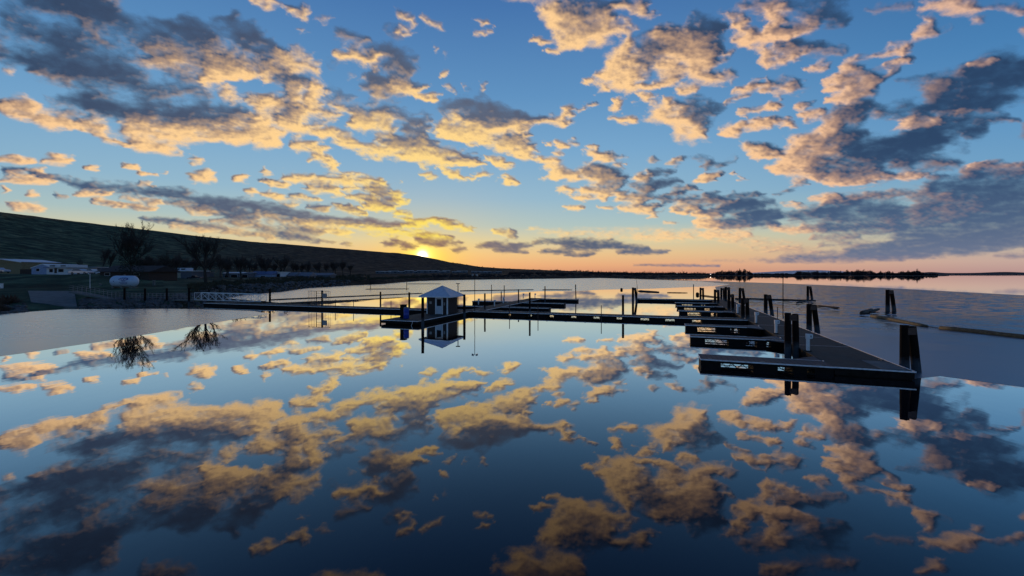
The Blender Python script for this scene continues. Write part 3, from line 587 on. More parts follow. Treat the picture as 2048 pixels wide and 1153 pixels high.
def dock_x(name, label, cat, x0, x1, y0, y1, gaps=(), group=None, plank=True, edges=True, gusset=None, thick=.13, brown=False):
    """a floating dock running along local x; gaps: stretches between floats where the frame shows"""
    root = thing(name, label, cat, (*dockp(0, 0), 0), TH, group)
    MB().box(x0, x1, y0, y1, ZD - .05, ZD).build('deck', M['plank'] if plank else M['deck'], root)
    if plank:
        s = MB(); x = x0 + .1
        while x < x1 - .05: s.box(x, x + .012, y0 + .06, y1 - .06, ZD, ZD + .003); x += .28
        s.build('board_joint', M['frame'], root)
    fr = MB()
    for yy in (y0, y1 - .05): fr.box(x0, x1, yy, yy + .05, ZD - .05 - thick, ZD - .051)
    k = x0
    for a, b_ in sorted(gaps):
        for yy in (y0 + .12, y1 - .12): truss(fr, a, b_, yy, .03, ZD - .05 - thick)
        fr.box(a, b_, y0 + .05, y0 + .09, .0, .045)
    fr.build('frame', M['frame'], root)
    segs = []; k = x0
    for a, b_ in sorted(gaps):
        if a > k: segs.append((k, a))
        k = b_
    segs.append((k, x1))
    for a, b_ in segs:
        if b_ - a < .05: continue
        MB().box(a + .01, b_ - .01, y0 + .06, y1 - .06, -.15, ZD - .055).build('float', M['float'], root)
    if edges:
        e = MB()
        e.box(x0, x1, y0 - .035, y0 - .002, ZD - .05, ZD + .018)
        e.box(x0 - .035, x0 - .002, y0, y1, ZD - .05, ZD + .018)
        e.box(x0, x1, y1 + .002, y1 + .03, ZD - .05, ZD + .012)
        e.each('edge_strip', M['edge'], root)
        rb = MB()
        n = max(2, int((x1 - x0) / 2.2))
        for i in range(n):
            x = x0 + .5 + (x1 - x0 - 1.2) * i / (n - 1)
            rb.box(x - .12, x + .12, y0 + .05, y0 + .10, ZD + .03, ZD + .055).box(x - .03, x + .03, y0 + .06, y0 + .09, ZD, ZD + .03)
        rb.each('cleat', M['grey'], root)
    return root

PW = 3.45
# main pier (runs away from the camera on the right)
pier = thing('main_pier', 'long wide grey pier running away on the right with pale metal edges', 'pier', (*dockp(0, 0), 0), TH)
MB().box(-PW, 0, .02, 65, ZD - .05, ZD).build('deck', M['deck'], pier)
f = MB().box(-PW, 0, 0, .015, .05, ZD - .002).box(-.05, 0, .02, 65, .08, ZD - .052).box(-PW, -PW + .05, .02, 65, .08, ZD - .052)
f.build('frame', M['frame'], pier)
MB().box(-PW + .08, -.08, .06, 64.9, -.15, ZD - .055).build('float', M['float'], pier)
e = MB().box(.002, .06, -.03, 65, ZD - .04, ZD + .03)
e.box(-PW, 0, -.04, -.004, ZD - .04, ZD + .03)
e.each('edge_strip', M['edge'], pier)
FING = [(.004, 1.75), (9.8, 11.0), (17.9, 19.1), (35.2, 36.5), (44.6, 45.8), (52.6, 53.8)]
WALK = (24.9, 27.2)
ys = [0] + [q for a in sorted(FING + [WALK]) for q in a] + [62]
e = MB()
for a, b_ in zip(ys[1::2], ys[2::2]):
    e.box(-PW - .05, -PW - .002, a + 1.6, b_ - 1.6 if b_ - a > 4 else b_, ZD - .04, ZD + .035)
e.each('edge_strip', M['edge'], pier)
s = MB()
for y in (7.9, 12.6, 20.5, 30.2, 40): s.box(-PW + .15, -.15, y, y + .03, ZD, ZD + .005)
s.each('joint_strip', M['edge'], pier)
MB().box(-1.3, -.1, .25, 2.7, ZD + .001, ZD + .012).build('repair_plate', M['concrete'], pier)
s = MB()
for y in range(3, 62, 6): s.box(-.35, -.1, y, y + .05, ZD + .04, ZD + .07).box(-.24, -.2, y, y + .05, ZD, ZD + .04)
s.each('cleat', M['grey'], pier)
names = ['nearest', 'second', 'third', 'fourth', 'fifth', 'sixth']
desc = ['with ribbed boards at the near end of the main pier', 'second from the near end of the main pier', 'just in front of the cross walkway', 'first beyond the cross walkway', 'second beyond the cross walkway', 'third beyond the cross walkway']
for i, (y0, y1) in enumerate(FING):
    xe = -10.1
    g = [(xe + 1.1, xe + 2.75), (xe + 4.0, xe + 4.75)] + ([(xe + 5.4, xe + 5.75)] if i < 2 else [])
    g = [(a, b_) for a, b_ in g]
    r_ = dock_x('finger_dock', '%s narrow finger dock %s' % ('black sided', desc[i]), 'finger dock', xe, -PW - (.06 if i else .004), y0, y1, g, 'finger docks on the left side of the main pier')
    # triangular knee where the finger meets the pier
    k = MB().prism([(-PW - .062, y1 + .004), (-PW - .062, y1 + 1.5), (-PW - 1.6, y1 + .004)], ZD - .06, ZD - .002)
    k.build('knee_plate', M['plank'], r_)
    if i > 0: MB().prism([(-PW - .062, y0 - .04), (-PW - 1.3, y0 - .04), (-PW - .062, y0 - 1.2)], ZD - .06, ZD - .002).build('knee_plate', M['plank'], r_)
# T-head at the far end
dock_x('end_dock', 'long dark T-shaped end dock at the far end of the main pier', 'dock', -17.4, -PW - .06, 62.0, 64.6, [], None, plank=False)
# cross walkway from the pier to the shore
gaps = [(-PW - 5.6 - 2.85 * i, -PW - 4.6 - 2.85 * i) for i in range(10)]
gaps = [(a, b_) for a, b_ in gaps if b_ < -PW and a > -35]
dock_x('cross_walkway', 'long straight floating walkway crossing the marina to the main pier', 'walkway', -36.2, -PW - .06, *WALK, gaps, None, plank=False)
dock_x('shore_walkway', 'long brown sided floating walkway from the hut to the shore gangway', 'walkway', -87, -36.26, WALK[0] - .2, WALK[1] + .1, [], None, plank=False)
# hut platform
pl = thing('hut_platform', 'wide grey floating platform carrying the small hut', 'dock', (*dockp(0, 0), 0), TH)
MB().box(-41.3, -36.7, 12.0, WALK[0] - .26, ZD - .05, ZD).build('deck', M['deck'], pl)
MB().box(-41.3, -36.7, 12.0, 12.05, .12, ZD - .052).box(-41.3, -41.25, 12.05, WALK[0] - .3, .12, ZD - .052).box(-36.75, -36.7, 12.05, WALK[0] - .3, .12, ZD - .052).build('frame', M['frame'], pl)
MB().box(-41.1, -36.9, 12.5, WALK[0] - .4, -.15, ZD - .055).build('float', M['float'], pl)
MB().box(-41.3, -36.7, 11.96, 11.998, ZD - .04, ZD + .02).box(-36.698, -36.65, 12, WALK[0] - .3, ZD - .04, ZD + .02).each('edge_strip', M['edge'], pl)
MB().path([(-37.3, 11.93, ZD), (-37.25, 11.8, .25), (-37.4, 11.85, .02)], .025).build('hanging_rope', M['white'], pl)

# back pier with its own fingers
bp_ = thing('back_pier', 'narrower second pier behind the hut with fingers on both sides', 'pier', (*dockp(0, 0), 0), TH)
MB().box(-38.2, -35.4, WALK[1] + .15, 58.5, ZD - .05, ZD).build('deck', M['deck'], bp_)
MB().box(-38.0, -35.6, WALK[1] + .2, 58.4, -.15, ZD - .055).build('float', M['float'], bp_)
MB().box(-35.398, -35.34, WALK[1] + .2, 58.5, ZD - .04, ZD + .02).each('edge_strip', M['edge'], bp_)
for i, (y0, lab) in enumerate([(33.2, 'near'), (43.6, 'middle'), (55.6, 'far')]):
    dock_x('finger_dock', '%s dark finger dock reaching right from the back pier' % lab, 'finger dock', -35.3, -27.9, y0, y0 + 1.5, [], 'finger docks of the back pier', plank=False)
for i, (y0, lab) in enumerate([(33.2, 'near'), (45.0, 'far')]):
    dock_x('finger_dock', '%s dark finger dock reaching left from the back pier behind the hut' % lab, 'finger dock', -45.5, -38.26, y0, y0 + 1.4, [], 'finger docks of the back pier', plank=False)

# ------------------------------------------------------------------ hut
HX0, HX1, HY0, HY1 = -40.75, -37.35, 19.9, 23.1
hut = thing('dock_hut', 'small dark square hut with pale hipped metal roof on its floating platform', 'hut', (*dockp(37.25 + 1.45, 19.7 + 1.35), ZD), TH)
hw, hd, hz = 1.45, 1.35, 2.28
MB().box(-hw, hw, -hd, hd, .02, hz).build('wall', M['wall_dark'], hut)
rr = MB(); ov = .72
rr.add([(-hw - ov, -hd - ov, hz - .03), (hw + ov, -hd - ov, hz - .03), (hw + ov, hd + ov, hz - .03), (-hw - ov, hd + ov, hz - .03), (0, 0, hz + 1.22)], [(0, 1, 4), (1, 2, 4), (2, 3, 4), (3, 0, 4), (3, 2, 1, 0)])
rf = rr.build('roof', M['roof_metal'], hut)
cp = MB()
for sx_, sy_ in ((-1, -1), (1, -1), (1, 1), (-1, 1)): cp.tube((sx_ * (hw + ov), sy_ * (hd + ov), hz - .01), (0, 0, hz + 1.25), .03, n=5)
sm = MB()
for i in range(-5, 6):
    x = i * .37
    for sy_ in (-1, 1):
        k = abs(x) / (hw + ov)
        sm.tube((x, sy_ * (hd + ov), hz), (x, sy_ * (hd + ov) * k, hz + 1.22 * (1 - k) + .02), .012, n=4)
    y = x * (hd + ov) / (hw + ov)
    for sx_ in (-1, 1): sm.tube((sx_ * (hw + ov), y, hz), (sx_ * (hw + ov) * abs(x) / (hw + ov), y, hz + 1.22 * (1 - abs(x) / (hw + ov)) + .02), .012, n=4)
cp.build('ridge_cap', M['roof_metal'], rf); sm.build('roof_seam', M['roof_metal'], rf)
fa = MB(); a_, b_ = hw + ov + .02, hd + ov + .02
fa.box(-a_, a_, -b_, -b_ + .03, hz - .14, hz - .02).box(-a_, a_, b_ - .03, b_, hz - .14, hz - .02).box(-a_, -a_ + .03, -b_ + .031, b_ - .031, hz - .14, hz - .02).box(a_ - .03, a_, -b_ + .031, b_ - .031, hz - .14, hz - .02)
fa.build('fascia', M['edge'], hut)
MB().box(hw - .12, hw + .02, -hd - .025, -hd - .002, .02, hz - .1).box(hw + .002, hw + .025, -hd - .02, -hd + .1, .02, hz - .1).box(-hw - .02, -hw + .1, -hd - .025, -hd - .002, .02, hz - .1).each('corner_trim', M['white'], hut)
dr = MB().box(-.12, .70, -hd - .05, -hd - .003, .05, 1.05).box(-.12, -.02, -hd - .05, -hd - .003, 1.051, 2.0).box(.60, .70, -hd - .05, -hd - .003, 1.051, 2.0).box(-.019, .599, -hd - .05, -hd - .003, 1.9, 2.0).build('door', M['door'], hut)
MB().box(-.02, .60, -hd - .035, -hd - .012, 1.052, 1.899).build('pane', M['glass'], dr)
MB().box(-.24, -.14, -hd - .04, -hd - .002, .02, 2.1).box(.72, .82, -hd - .04, -hd - .002, .02, 2.1).box(-.139, .719, -hd - .04, -hd - .002, 2.02, 2.1).each('door_frame', M['white'], hut)
MB().box(.98, 1.14, -hd - .12, -hd - .002, 1.15, 1.5).build('meter_box', M['grey'], hut)
MB().box(-1.05, -.75, -hd - .03, -hd - .002, 1.3, 1.6).build('notice', M['grey'], hut)

# fuel kiosk: dark cabinet with a blue drum beside it
kx, ky = dockp(39.9, 14.3)
k = thing('dock_cabinet', 'black upright cabinet standing at the left corner of the hut platform', 'cabinet', (kx, ky, ZD), TH)
MB().box(-.38, .2, -.25, .25, .02, 1.5).build('body', M['float'], k, bevel=.02)
MB().box(-.42, .24, -.29, .29, 1.5, 1.56).build('lid', M['frame'], k)
MB().box(-.30, .12, -.27, -.252, .2, 1.35).build('door', M['frame'], k)
kx, ky = dockp(39.35, 13.9)
k = thing('blue_drum', 'tall blue drum with grey lid beside the black cabinet', 'drum', (kx, ky, ZD), TH)
MB().lathe([(.28, .02), (.30, .05), (.30, .42), (.315, .45), (.30, .48), (.30, .85), (.315, .88), (.30, .91), (.30, 1.15), (.28, 1.18)], 20).build('body', M['blue'], k, smooth=True)
MB().lathe([(.29, 1.18), (.30, 1.2), (.29, 1.28), (.1, 1.33)], 20).build('lid', M['grey'], k, smooth=True)

# ------------------------------------------------------------------ piles
def pile_pair_mesh(h, r, spread, lean, gap=.03):
    root = thing('pile_pair', '', 'mooring piles', (0, 0, 0))
    def leg(x0, x1, y0, y1, hh, sd):
        m_ = MB(); n = 12; vs = []; ks = 7; rnd = random.Random(sd)
        for j in range(ks):
            t = j / (ks - 1); z = -1 + (hh + 1) * t; tt = max(0, z / hh)
            x = x1 + (x0 - x1) * tt if z > 0 else x1; y = y1 + (y0 - y1) * tt
            rad = r * (1.08 - .12 * t) * (1 + rnd.uniform(-.03, .03))
            for i in range(n):
                a = 2 * math.pi * i / n; vs.append((x + rad * math.cos(a), y + rad * math.sin(a), z + (rnd.uniform(-.03, .03) if j == ks - 1 else 0)))
        fs = [(j * n + i, j * n + (i + 1) % n, (j + 1) * n + (i + 1) % n, (j + 1) * n + i) for j in range(ks - 1) for i in range(n)] + [tuple(range((ks - 1) * n, ks * n))]
        return m_.add(vs, fs)
    g0 = r + gap / 2
    leg(-g0, -g0, 0, 0, h, 1).build('pile', M['pile'], root, smooth=False)
    leg(g0, g0 + spread, 0, lean, h - .06, 2).build('pile', M['pile'], root, smooth=False)
    b_ = MB().box(-r * 1.3, r * 1.3, -r * 1.12, -r * .98, h - .5, h - .1).build('band', M['rust'], root)
    return root
G_P = 'paired mooring piles of the main pier'
pp = pile_pair_mesh(2.62, .215, .40, .05, .03)
pp['group'] = G_P
def place_pair(first, px, Y, label, rz=0, sc=1.0):
    p = atY(px, Y)
    if first is None: r_ = dup(pp, p, rz, label, sc)
    else: r_ = first; r_.location = p; r_.rotation_euler = (0, 0, rz); r_['label'] = label; r_.scale = (sc,) * 3
    return r_
place_pair(pp, 1816, 24.0, 'largest A-shaped pair of dark piles at the near right corner of the main pier', .15)
np_ = pile_pair_mesh(2.8, .20, .06, .0, .11); np_['group'] = G_P
place_pair(np_, 1583, 29.5, 'upright close pair of dark piles between the nearest and second finger docks')
place_pair(None, 1623, 39.6, 'A-shaped pile pair on the main pier right edge behind the nearest white pedestal', .1, 1.03)
place_pair(None, 1535, 57, 'A-shaped pile pair on the main pier right edge, left of the lamp post', 0, 1.05)
place_pair(None, 1482.5, 81, 'A-shaped pile pair at the far right edge of the main pier', 0, 1.08)
def place_up(px, Y, label, sc=1.0, rz=0): return dup(np_, atY(px, Y), rz, label, sc)
place_up(1490, 49, 'close pile pair on the left of the main pier where the cross walkway joins', .97)
place_up(1461.5, 59.5, 'close pile pair on the left of the main pier just beyond the cross walkway', .97)
place_up(1433, 73.5, 'stout close pile pair among the far finger docks, left of the main pier', 1.0)
place_up(1445, 88, 'slim far pile pair, left one of two near the far end of the main pier', .93)
place_up(1454.5, 79, 'tall far pile pair rising highest near the far end of the main pier', 1.1)
place_up(1403.5, 86, 'pile pair on the long T-shaped end dock of the main pier', .97)
place_pair(None, 1268, 85.5, 'thin pile pair standing at the left tip of the T-shaped end dock', .3, 1.05)
o = place_pair(None, 1779, 63.2, 'lone A-shaped dolphin in ruffled water beyond the floating log boom', 0, 1.2); o['group'] = 'dolphins standing free in the river'
o = place_pair(None, 1618, 91, 'small leaning A-shaped dolphin standing in water behind the thin lamp post', 0, 1.1); o['group'] = 'dolphins standing free in the river'

def single(px, Y, h, r, label, m=None, lean=0, cat='mooring pile', name='mooring_pile', group='single mooring piles along the walkways'):
    p = atY(px, Y); n = 10; vs = []; rnd = random.Random(int(px)); ks = 6
    for j in range(ks):
        t = j / (ks - 1); z = -1 + (h + 1) * t; rad = r * (1.05 - .1 * t) * (1 + rnd.uniform(-.04, .04))
        for i in range(n):
            a = 2 * math.pi * i / n; vs.append((lean * max(0, z) + rad * math.cos(a), rad * math.sin(a), z))
    fs = [(j * n + i, j * n + (i + 1) % n, (j + 1) * n + (i + 1) % n, (j + 1) * n + i) for j in range(ks - 1) for i in range(n)] + [tuple(range((ks - 1) * n, ks * n))]
    o = MB().add(vs, fs).build(name, m or M['pile'], loc=p)
    return tag(o, label, cat, group)
single(845.5, 45.8, 2.97, .165, 'thick reddish pile at the front right of the hut platform, left of the hut')
single(928.7, 54.7, 2.87, .16, 'thick pile at the right side of the hut roof')
single(818.5, 63.5, 2.75, .15, 'brown pile behind the black cabinet left of the hut')
single(761, 66.8, 2.72, .13, 'pile behind the shore walkway between the fence gate and the hut')
single(969.7, 60.9, 2.72, .12, 'pile behind the cross walkway just right of the tall twin lamp pole')
single(1059.5, 58.6, 2.95, .125, 'tall pile behind the cross walkway near the front fingers of the back pier')
single(1037, 74.4, 2.82, .11, 'pile at the middle right finger of the back pier')
single(1002.5, 78, 2.3, .09, 'short thin pile among the left part of the back pier fingers')
single(1008.4, 93, 3.0, .09, 'thin tall pile behind the farthest finger of the back pier')
single(1090, 83, 3.1, .11, 'pile between the far and middle right fingers of the back pier')
single(1152, 88.5, 3.3, .10, 'bent thin pile at the right tip of the far back pier finger', lean=-.03)
single(1246, 55.2, 2.75, .15, 'stout pile behind the middle of the cross walkway')
single(983, 122, 2.4, .10, 'lone thin pile in open water behind the back pier')
single(539.8, 75.2, 2.9, .17, 'stout pile where the gangway meets the shore walkway')
single(741, 152, 2.6, .11, 'left thin pile holding the far floating boom', group='piles of the far booms')
single(813.5, 150, 2.6, .11, 'right thin pile holding the far floating boom', group='piles of the far booms')
single(1387, 98, 3.1, .09, 'thin far pile standing alone before the end dock pile pair', group='piles of the far booms')
for px, Y, h, lab in ((1202.6, 51.6, 1.72, 'thin steel pipe on the near side of the cross walkway right of its middle'), (1076, 53.2, 1.55, 'thin steel pipe on the near side of the cross walkway, second from the hut'), (1019, 54.6, 1.5, 'thin steel pipe on the near side of the cross walkway nearest the hut'),
    (670.7, 65.2, 1.6, 'thin steel pipe on the shore walkway just right of the fence gate'), (707, 64.3, 1.58, 'thin steel pipe on the shore walkway second right of the fence gate'), (782, 62.2, 1.6, 'thin steel pipe on the shore walkway left of the hut'), (1555, 48.6, 1.75, 'thin steel pipe on the right edge of the main pier by the lamp post')):
    single(px, Y, h, .045, lab, M['rust'], cat='steel pipe', name='guide_pipe', group='thin guide pipes on the walkways')

# ------------------------------------------------------------------ lamp posts, pedestals
p = atY(949.5, 57.6, ZD)
lp = thing('lamp_pole', 'tall thin black pole with twin floodlights on the walkway right of the hut', 'lamp pole', p)
MB().tube((0, 0, 0), (0, 0, 4.95), .045, .035, 8).build('pole', M['frame'], lp)
MB().tube((-.26, 0, 4.92), (.26, 0, 4.92), .02, n=6).build('crossbar', M['frame'], lp)
for s_ in (-1, 1): MB().add([(s_ * .12, -.1, 4.86), (s_ * .38, -.12, 4.72), (s_ * .38, .12, 4.72), (s_ * .12, .1, 4.86), (s_ * .14, -.1, 5.04), (s_ * .42, -.12, 4.98), (s_ * .42, .12, 4.98), (s_ * .14, .1, 5.04)], [(0, 3, 2, 1), (4, 5, 6, 7), (0, 1, 5, 4), (1, 2, 6, 5), (2, 3, 7, 6), (3, 0, 4, 7)]).build('floodlight', M['grey'], lp)
p = atY(916, 57.3, ZD)
lp = thing('tee_lamp', 'short T-topped lamp post peeping over the hut roof', 'lamp post', p)
MB().tube((0, 0, 0), (0, 0, 3.7), .055, n=8).build('pole', M['frame'], lp)
MB().box(-.28, .28, -.06, .06, 3.7, 3.78).build('lamp_head', M['frame'], lp)
p = atY(1566, 48.3, ZD)
lp = thing('lamp_pole', 'tall thin lamp post on the right edge of the main pier', 'lamp pole', p)
MB().tube((0, 0, 0), (0, 0, 4.7), .05, .04, 8).build('pole', M['frame'], lp)
MB().box(-.12, .05, -.1, .1, 4.7, 4.86).build('lamp_head', M['frame'], lp)
MB().box(-.07, .07, -.07, .07, 0, .35).build('base', M['grey'], lp)
p = atY(1273.5, 128)
lp = thing('channel_marker', 'slender leaning channel marker rod standing in far open water', 'marker', p)
MB().tube((.15, 0, -.5), (.1, 0, 2.0), .12, .06, 6).build('pole', M['frame'], lp)
MB().tube((.1, 0, 2.0), (-.3, 0, 5.1), .05, .02, 6).build('rod', M['frame'], lp)

def pedestal(first, px, py, label, sc=1.0, right=1):
    p = at(px, py, ZD)
    if first:
        r_ = thing('power_pedestal', label, 'pedestal', p, TH + .2, 'white power pedestals on the main pier')
        MB().prism([(-.09, -.08), (.08, -.08), (.08, .08), (-.09, .08)], .04, .86).each('post', M['white'], r_, bevel=.02)
        MB().add([(-.10, -.12, .78), (.24, -.12, .84), (.24, .12, .84), (-.10, .12, .78), (-.12, -.12, 1.14), (.26, -.12, 1.12), (.26, .12, 1.12), (-.12, .12, 1.14)], [(0, 3, 2, 1), (4, 5, 6, 7), (0, 1, 5, 4), (1, 2, 6, 5), (2, 3, 7, 6), (3, 0, 4, 7)]).build('head', M['white'], r_, bevel=.03)
        MB().box(-.16, .14, -.14, .14, 0, .05).build('base', M['float'], r_)
        MB().box(.08, .16, -.127, -.121, .92, 1.05).build('socket', M['grey'], r_)
        return r_
    return dup(first_ped, p, None, label, sc)
first_ped = pedestal(True, 1616, 703, 'nearest and largest white pedestal with overhanging head on the main pier')
pedestal(None, 1552, 667.5, 'second white pedestal from the near end of the main pier')
pedestal(None, 1512, 647, 'third white pedestal from the near end of the main pier')
pedestal(None, 1475, 627.5, 'fourth white pedestal, far along the main pier', 1.05)
for px, py, Y, lab in ((957, 0, 70, 'white pedestal at the left end of the back pier'), (989, 0, 66, 'second white pedestal on the back pier from the left'), (1006.5, 0, 73, 'third white pedestal on the back pier'), (1046.5, 0, 88, 'small grey pedestal with lamp head on the far back pier finger, left one'), (1070, 0, 88, 'small grey pedestal with lamp head on the far back pier finger, right one')):
    r_ = dup(first_ped, atY(px, Y, ZD), None, lab, .9); r_['group'] = 'pedestals on the back pier'

# ------------------------------------------------------------------ fence gate on the shore walkway
gp = at(640, 613, ZD)
gt = thing('fence_gate', 'barred security fence with gate and notice across the shore walkway', 'gate', gp, TH)
bars = MB(); x0, x1, zt = -2.3, 1.95, 2.35
for i, x in enumerate(np.linspace(x0, -.75, 6)): bars.tube((x, 0, -.3), (x, 0, zt), .02, n=5)
for i, x in enumerate(np.linspace(.75, x1, 5)): bars.tube((x, 0, -.3), (x, 0, zt), .02, n=5)
bars.build('bars', M['rust'], gt)
MB().tube((x0, 0, zt), (x1, 0, zt), .028, n=5).tube((x0, 0, 0), (x1, 0, 0), .028, n=5).each('rail', M['rust'], gt)
g_ = MB()
for z_ in (.6, 1.1, 1.6, 2.0): g_.tube((-.75, 0, z_), (.2, 0, z_), .02, n=5)
g_.build('gate_leaf', M['rust'], gt)
MB().tube((-.72, 0, 0), (-.72, 0, zt), .05, n=6).tube((.32, .1, -.6), (.32, .1, 2.45), .14, n=10).each('post', M['pile'], gt)
MB().box(.5, 1.35, -.05, -.028, 1.25, 2.0).build('notice', M['grey'], gt)

# ------------------------------------------------------------------ gangway and fixed approach on the left
A1, A2 = Vector((-42.3, 73.2, .78)), Vector((-54.8, 75.0, 1.05))
def truss_bridge():
    d = (A2 - A1); L = math.hypot(d.x, d.y); ang = math.atan2(d.y, d.x)
    gw = thing('gangway', 'white lattice truss gangway between the shore walkway and the fixed ramp', 'gangway', A1, ang)
    for s_, nm in ((-.65, 'near'), (.65, 'far')):
        t_ = MB(); n = 9; h = 1.22
        t_.tube((0, s_, 0), (L, s_, .22), .06, n=4); t_.tube((0, s_, h), (L, s_, h + .22), .055, n=4)
        for i in range(n + 1):
            x = L * i / n; z_ = .22 * i / n; t_.tube((x, s_, z_), (x, s_, z_ + h), .035, n=4)
            if i < n:
                x2 = L * (i + 1) / n; z2 = .22 * (i + 1) / n
                t_.tube((x, s_, z_ + (0 if i % 2 else h)), (x2, s_, z2 + (h if i % 2 else 0)), .032, n=4)
                t_.tube((x, s_, z_ + (h if i % 2 else 0)), ((x + x2) / 2, s_, (z_ + z2) / 2 + h / 2), .02, n=4)
        t_.build('truss', M['white'], gw)
    MB().add([(0, -.6, .05), (L, -.6, .27), (L, .6, .27), (0, .6, .05), (0, -.6, .0), (L, -.6, .22), (L, .6, .22), (0, .6, .0)], [(0, 1, 2, 3), (7, 6, 5, 4), (0, 4, 5, 1), (1, 5, 6, 2), (2, 6, 7, 3), (3, 7, 4, 0)]).build('deck', M['deck'], gw)
truss_bridge()
rp = [(-54.9, 75.0, 1.05), (-62, 75.3, .98), (-67, 75.4, 1.02), (-70.5, 75.4, 1.35), (-76.5, 75.4, 2.45)]
fx = thing('fixed_ramp', 'pale railed ramp walkway on posts leading from the bank to the truss gangway', 'ramp', rp[0])
mb = MB(); rl = MB(); org = Vector(rp[0])
pts = [Vector(q) - org for q in rp]
for a, b_ in zip(pts, pts[1:]):
    mb.add([(a.x, -.8, a.z - .22), (b_.x, -.8, b_.z - .22), (b_.x, .8, b_.z - .22), (a.x, .8, a.z - .22), (a.x, -.8, a.z), (b_.x, -.8, b_.z), (b_.x, .8, b_.z), (a.x, .8, a.z)], [(0, 3, 2, 1), (4, 5, 6, 7), (0, 1, 5, 4), (1, 2, 6, 5), (2, 3, 7, 6), (3, 0, 4, 7)])
    for s_ in (-.78, .78):
        for h_ in (.4, .75, 1.1): rl.tube((a.x, s_, a.z + h_), (b_.x, s_, b_.z + h_), .022, n=4)
        n = int((a - b_).length / .7)
        for i in range(n): q = a.lerp(b_, i / n); rl.tube((q.x, s_, q.z), (q.x, s_, q.z + 1.1), .022, n=4)
mb.build('deck', M['concrete'], fx); rl.build('railing', M['grey'], fx)
for px, h_ in ((249, 3.0), (290, 3.0), (333.6, 3.0), (378, 3.05)):
    p = atY(px, 73.9); single(px, 73.9, h_ , .16, 'dark post beside the pale ramp, %s from the shore end' % {249: 'first', 290: 'second', 333.6: 'third', 378: 'fourth'}[px], group='dark posts along the ramp')

# ------------------------------------------------------------------ floating logs and buoys
def log(p0, p1, r, label, m='log', group='floating logs', name='floating_log', wob=.04):
    p0, p1 = Vector(p0), Vector(p1); n = 9; ks = max(8, int((p1 - p0).length / 1.5)); vs = []; d = (p1 - p0).normalized(); a = Vector((-d.y, d.x, 0)); up = Vector((0, 0, 1)); rnd = random.Random(int(p0.x * 10))
    ph = rnd.uniform(0, 6)
    for j in range(ks + 1):
        t_ = j / ks; c = p0.lerp(p1, t_) + a * math.sin(t_ * 5 + ph) * wob * (p1 - p0).length * .1
        rad = r * (1.05 - .3 * t_) * (1 + rnd.uniform(-.1, .1)) * (.7 if j in (0, ks) else 1)
        for i in range(n):
            q = 2 * math.pi * i / n; vs.append(c - p0 + (a * math.cos(q) + up * math.sin(q)) * rad)
    fs = [(j * n + i, j * n + (i + 1) % n, (j + 1) * n + (i + 1) % n, (j + 1) * n + i) for j in range(ks) for i in range(n)] + [tuple(range(n))[::-1], tuple(range(ks * n, (ks + 1) * n))]
    return tag(MB().add(vs, fs).build(name, M[m], loc=p0, smooth=True), label, 'log', group)
log(at(1742, 632.5, .1), at(1857, 653, .1), .24, 'long pale brown floating log left half of the boom on the right', wob=.12)
log(at(1880, 656.5, .1), at(2150, 686, .1), .27, 'thick mossy floating log of the boom running out at the right edge')
tag(MB().path([at(1857, 653, .06), at(1868, 655, .03), at(1880, 656.5, .06)], .04).build('boom_chain', M['grey']), 'pale chain linking the two floating logs on the right', 'chain')
log(at(1723, 627, .15), at(1744, 620, .25), .32, 'short dark drifting snag left of the lone dolphin', 'log_dark')
log(at(1738, 625, .1), at(1758, 618.5, .3), .22, 'dark forked driftwood lying on the snag left of the lone dolphin', 'log_dark')
log(at(1470, 597.5, .1), at(1632, 601.5, .1), .18, 'thin dark floating log reaching from the pier to the small leaning dolphin', 'log_dark', wob=.02)
log(at(1593, 606, .1), at(1614, 602, .1), .18, 'short dark floating log under the small leaning dolphin', 'log_dark')
log(at(1634, 611.5, .1), at(1679, 616, .1), .13, 'thin crooked floating stick right of the second A-shaped pile pair', 'log_dark')
log(at(1277, 582.4, .1), at(1318, 584.6, .1), .3, 'stubby dark floating log right of the channel marker', 'log_dark')
log(at(1334, 585.3, .1), at(1375, 585.8, .1), .1, 'thin floating stick beyond the T-shaped end dock', 'log_dark')
log(at(1402, 591, .1), at(1440, 595.5, .1), .17, 'dark floating log just beyond the pile pair on the end dock', 'log_dark')
log(at(541, 600.3, .1), at(845, 587, .1), .16, 'very long straight floating boom log from the gangway pile to the hut', 'log_dark', 'far booms', wob=0)
log(at(920, 582.3, .1), at(1067, 579.8, .1), .17, 'straight far boom log behind the twin lamp pole', 'log_dark', 'far booms', wob=0)
log(at(1085, 580.2, .1), at(1144, 580.1, .1), .17, 'short far boom log right of the back pier', 'log_dark', 'far booms', wob=0)
log(at(731, 578.8, .1), at(818, 578.2, .1), .16, 'far boom log held between two thin piles', 'log_dark', 'far booms', wob=0)
log(at(815, 568.4, .1), at(882, 568.2, .1), .2, 'farthest thin boom log near the far shore', 'log_dark', 'far booms', wob=0)
b1 = MB().blob((0, 0, .25), .45, 3, n=10, rough=.03).build('mooring_buoy', M['float'], loc=at(1243, 580.5), smooth=True); tag(b1, 'round black buoy floating alone in the far bright water', 'buoy')
b2 = MB().blob((0, 0, .25), .45, 4, n=10, rough=.05).build('mooring_buoy', M['float'], loc=at(1395, 590.5), smooth=True); tag(b2, 'round dark buoy beside the T-shaped end dock pile pair', 'buoy')


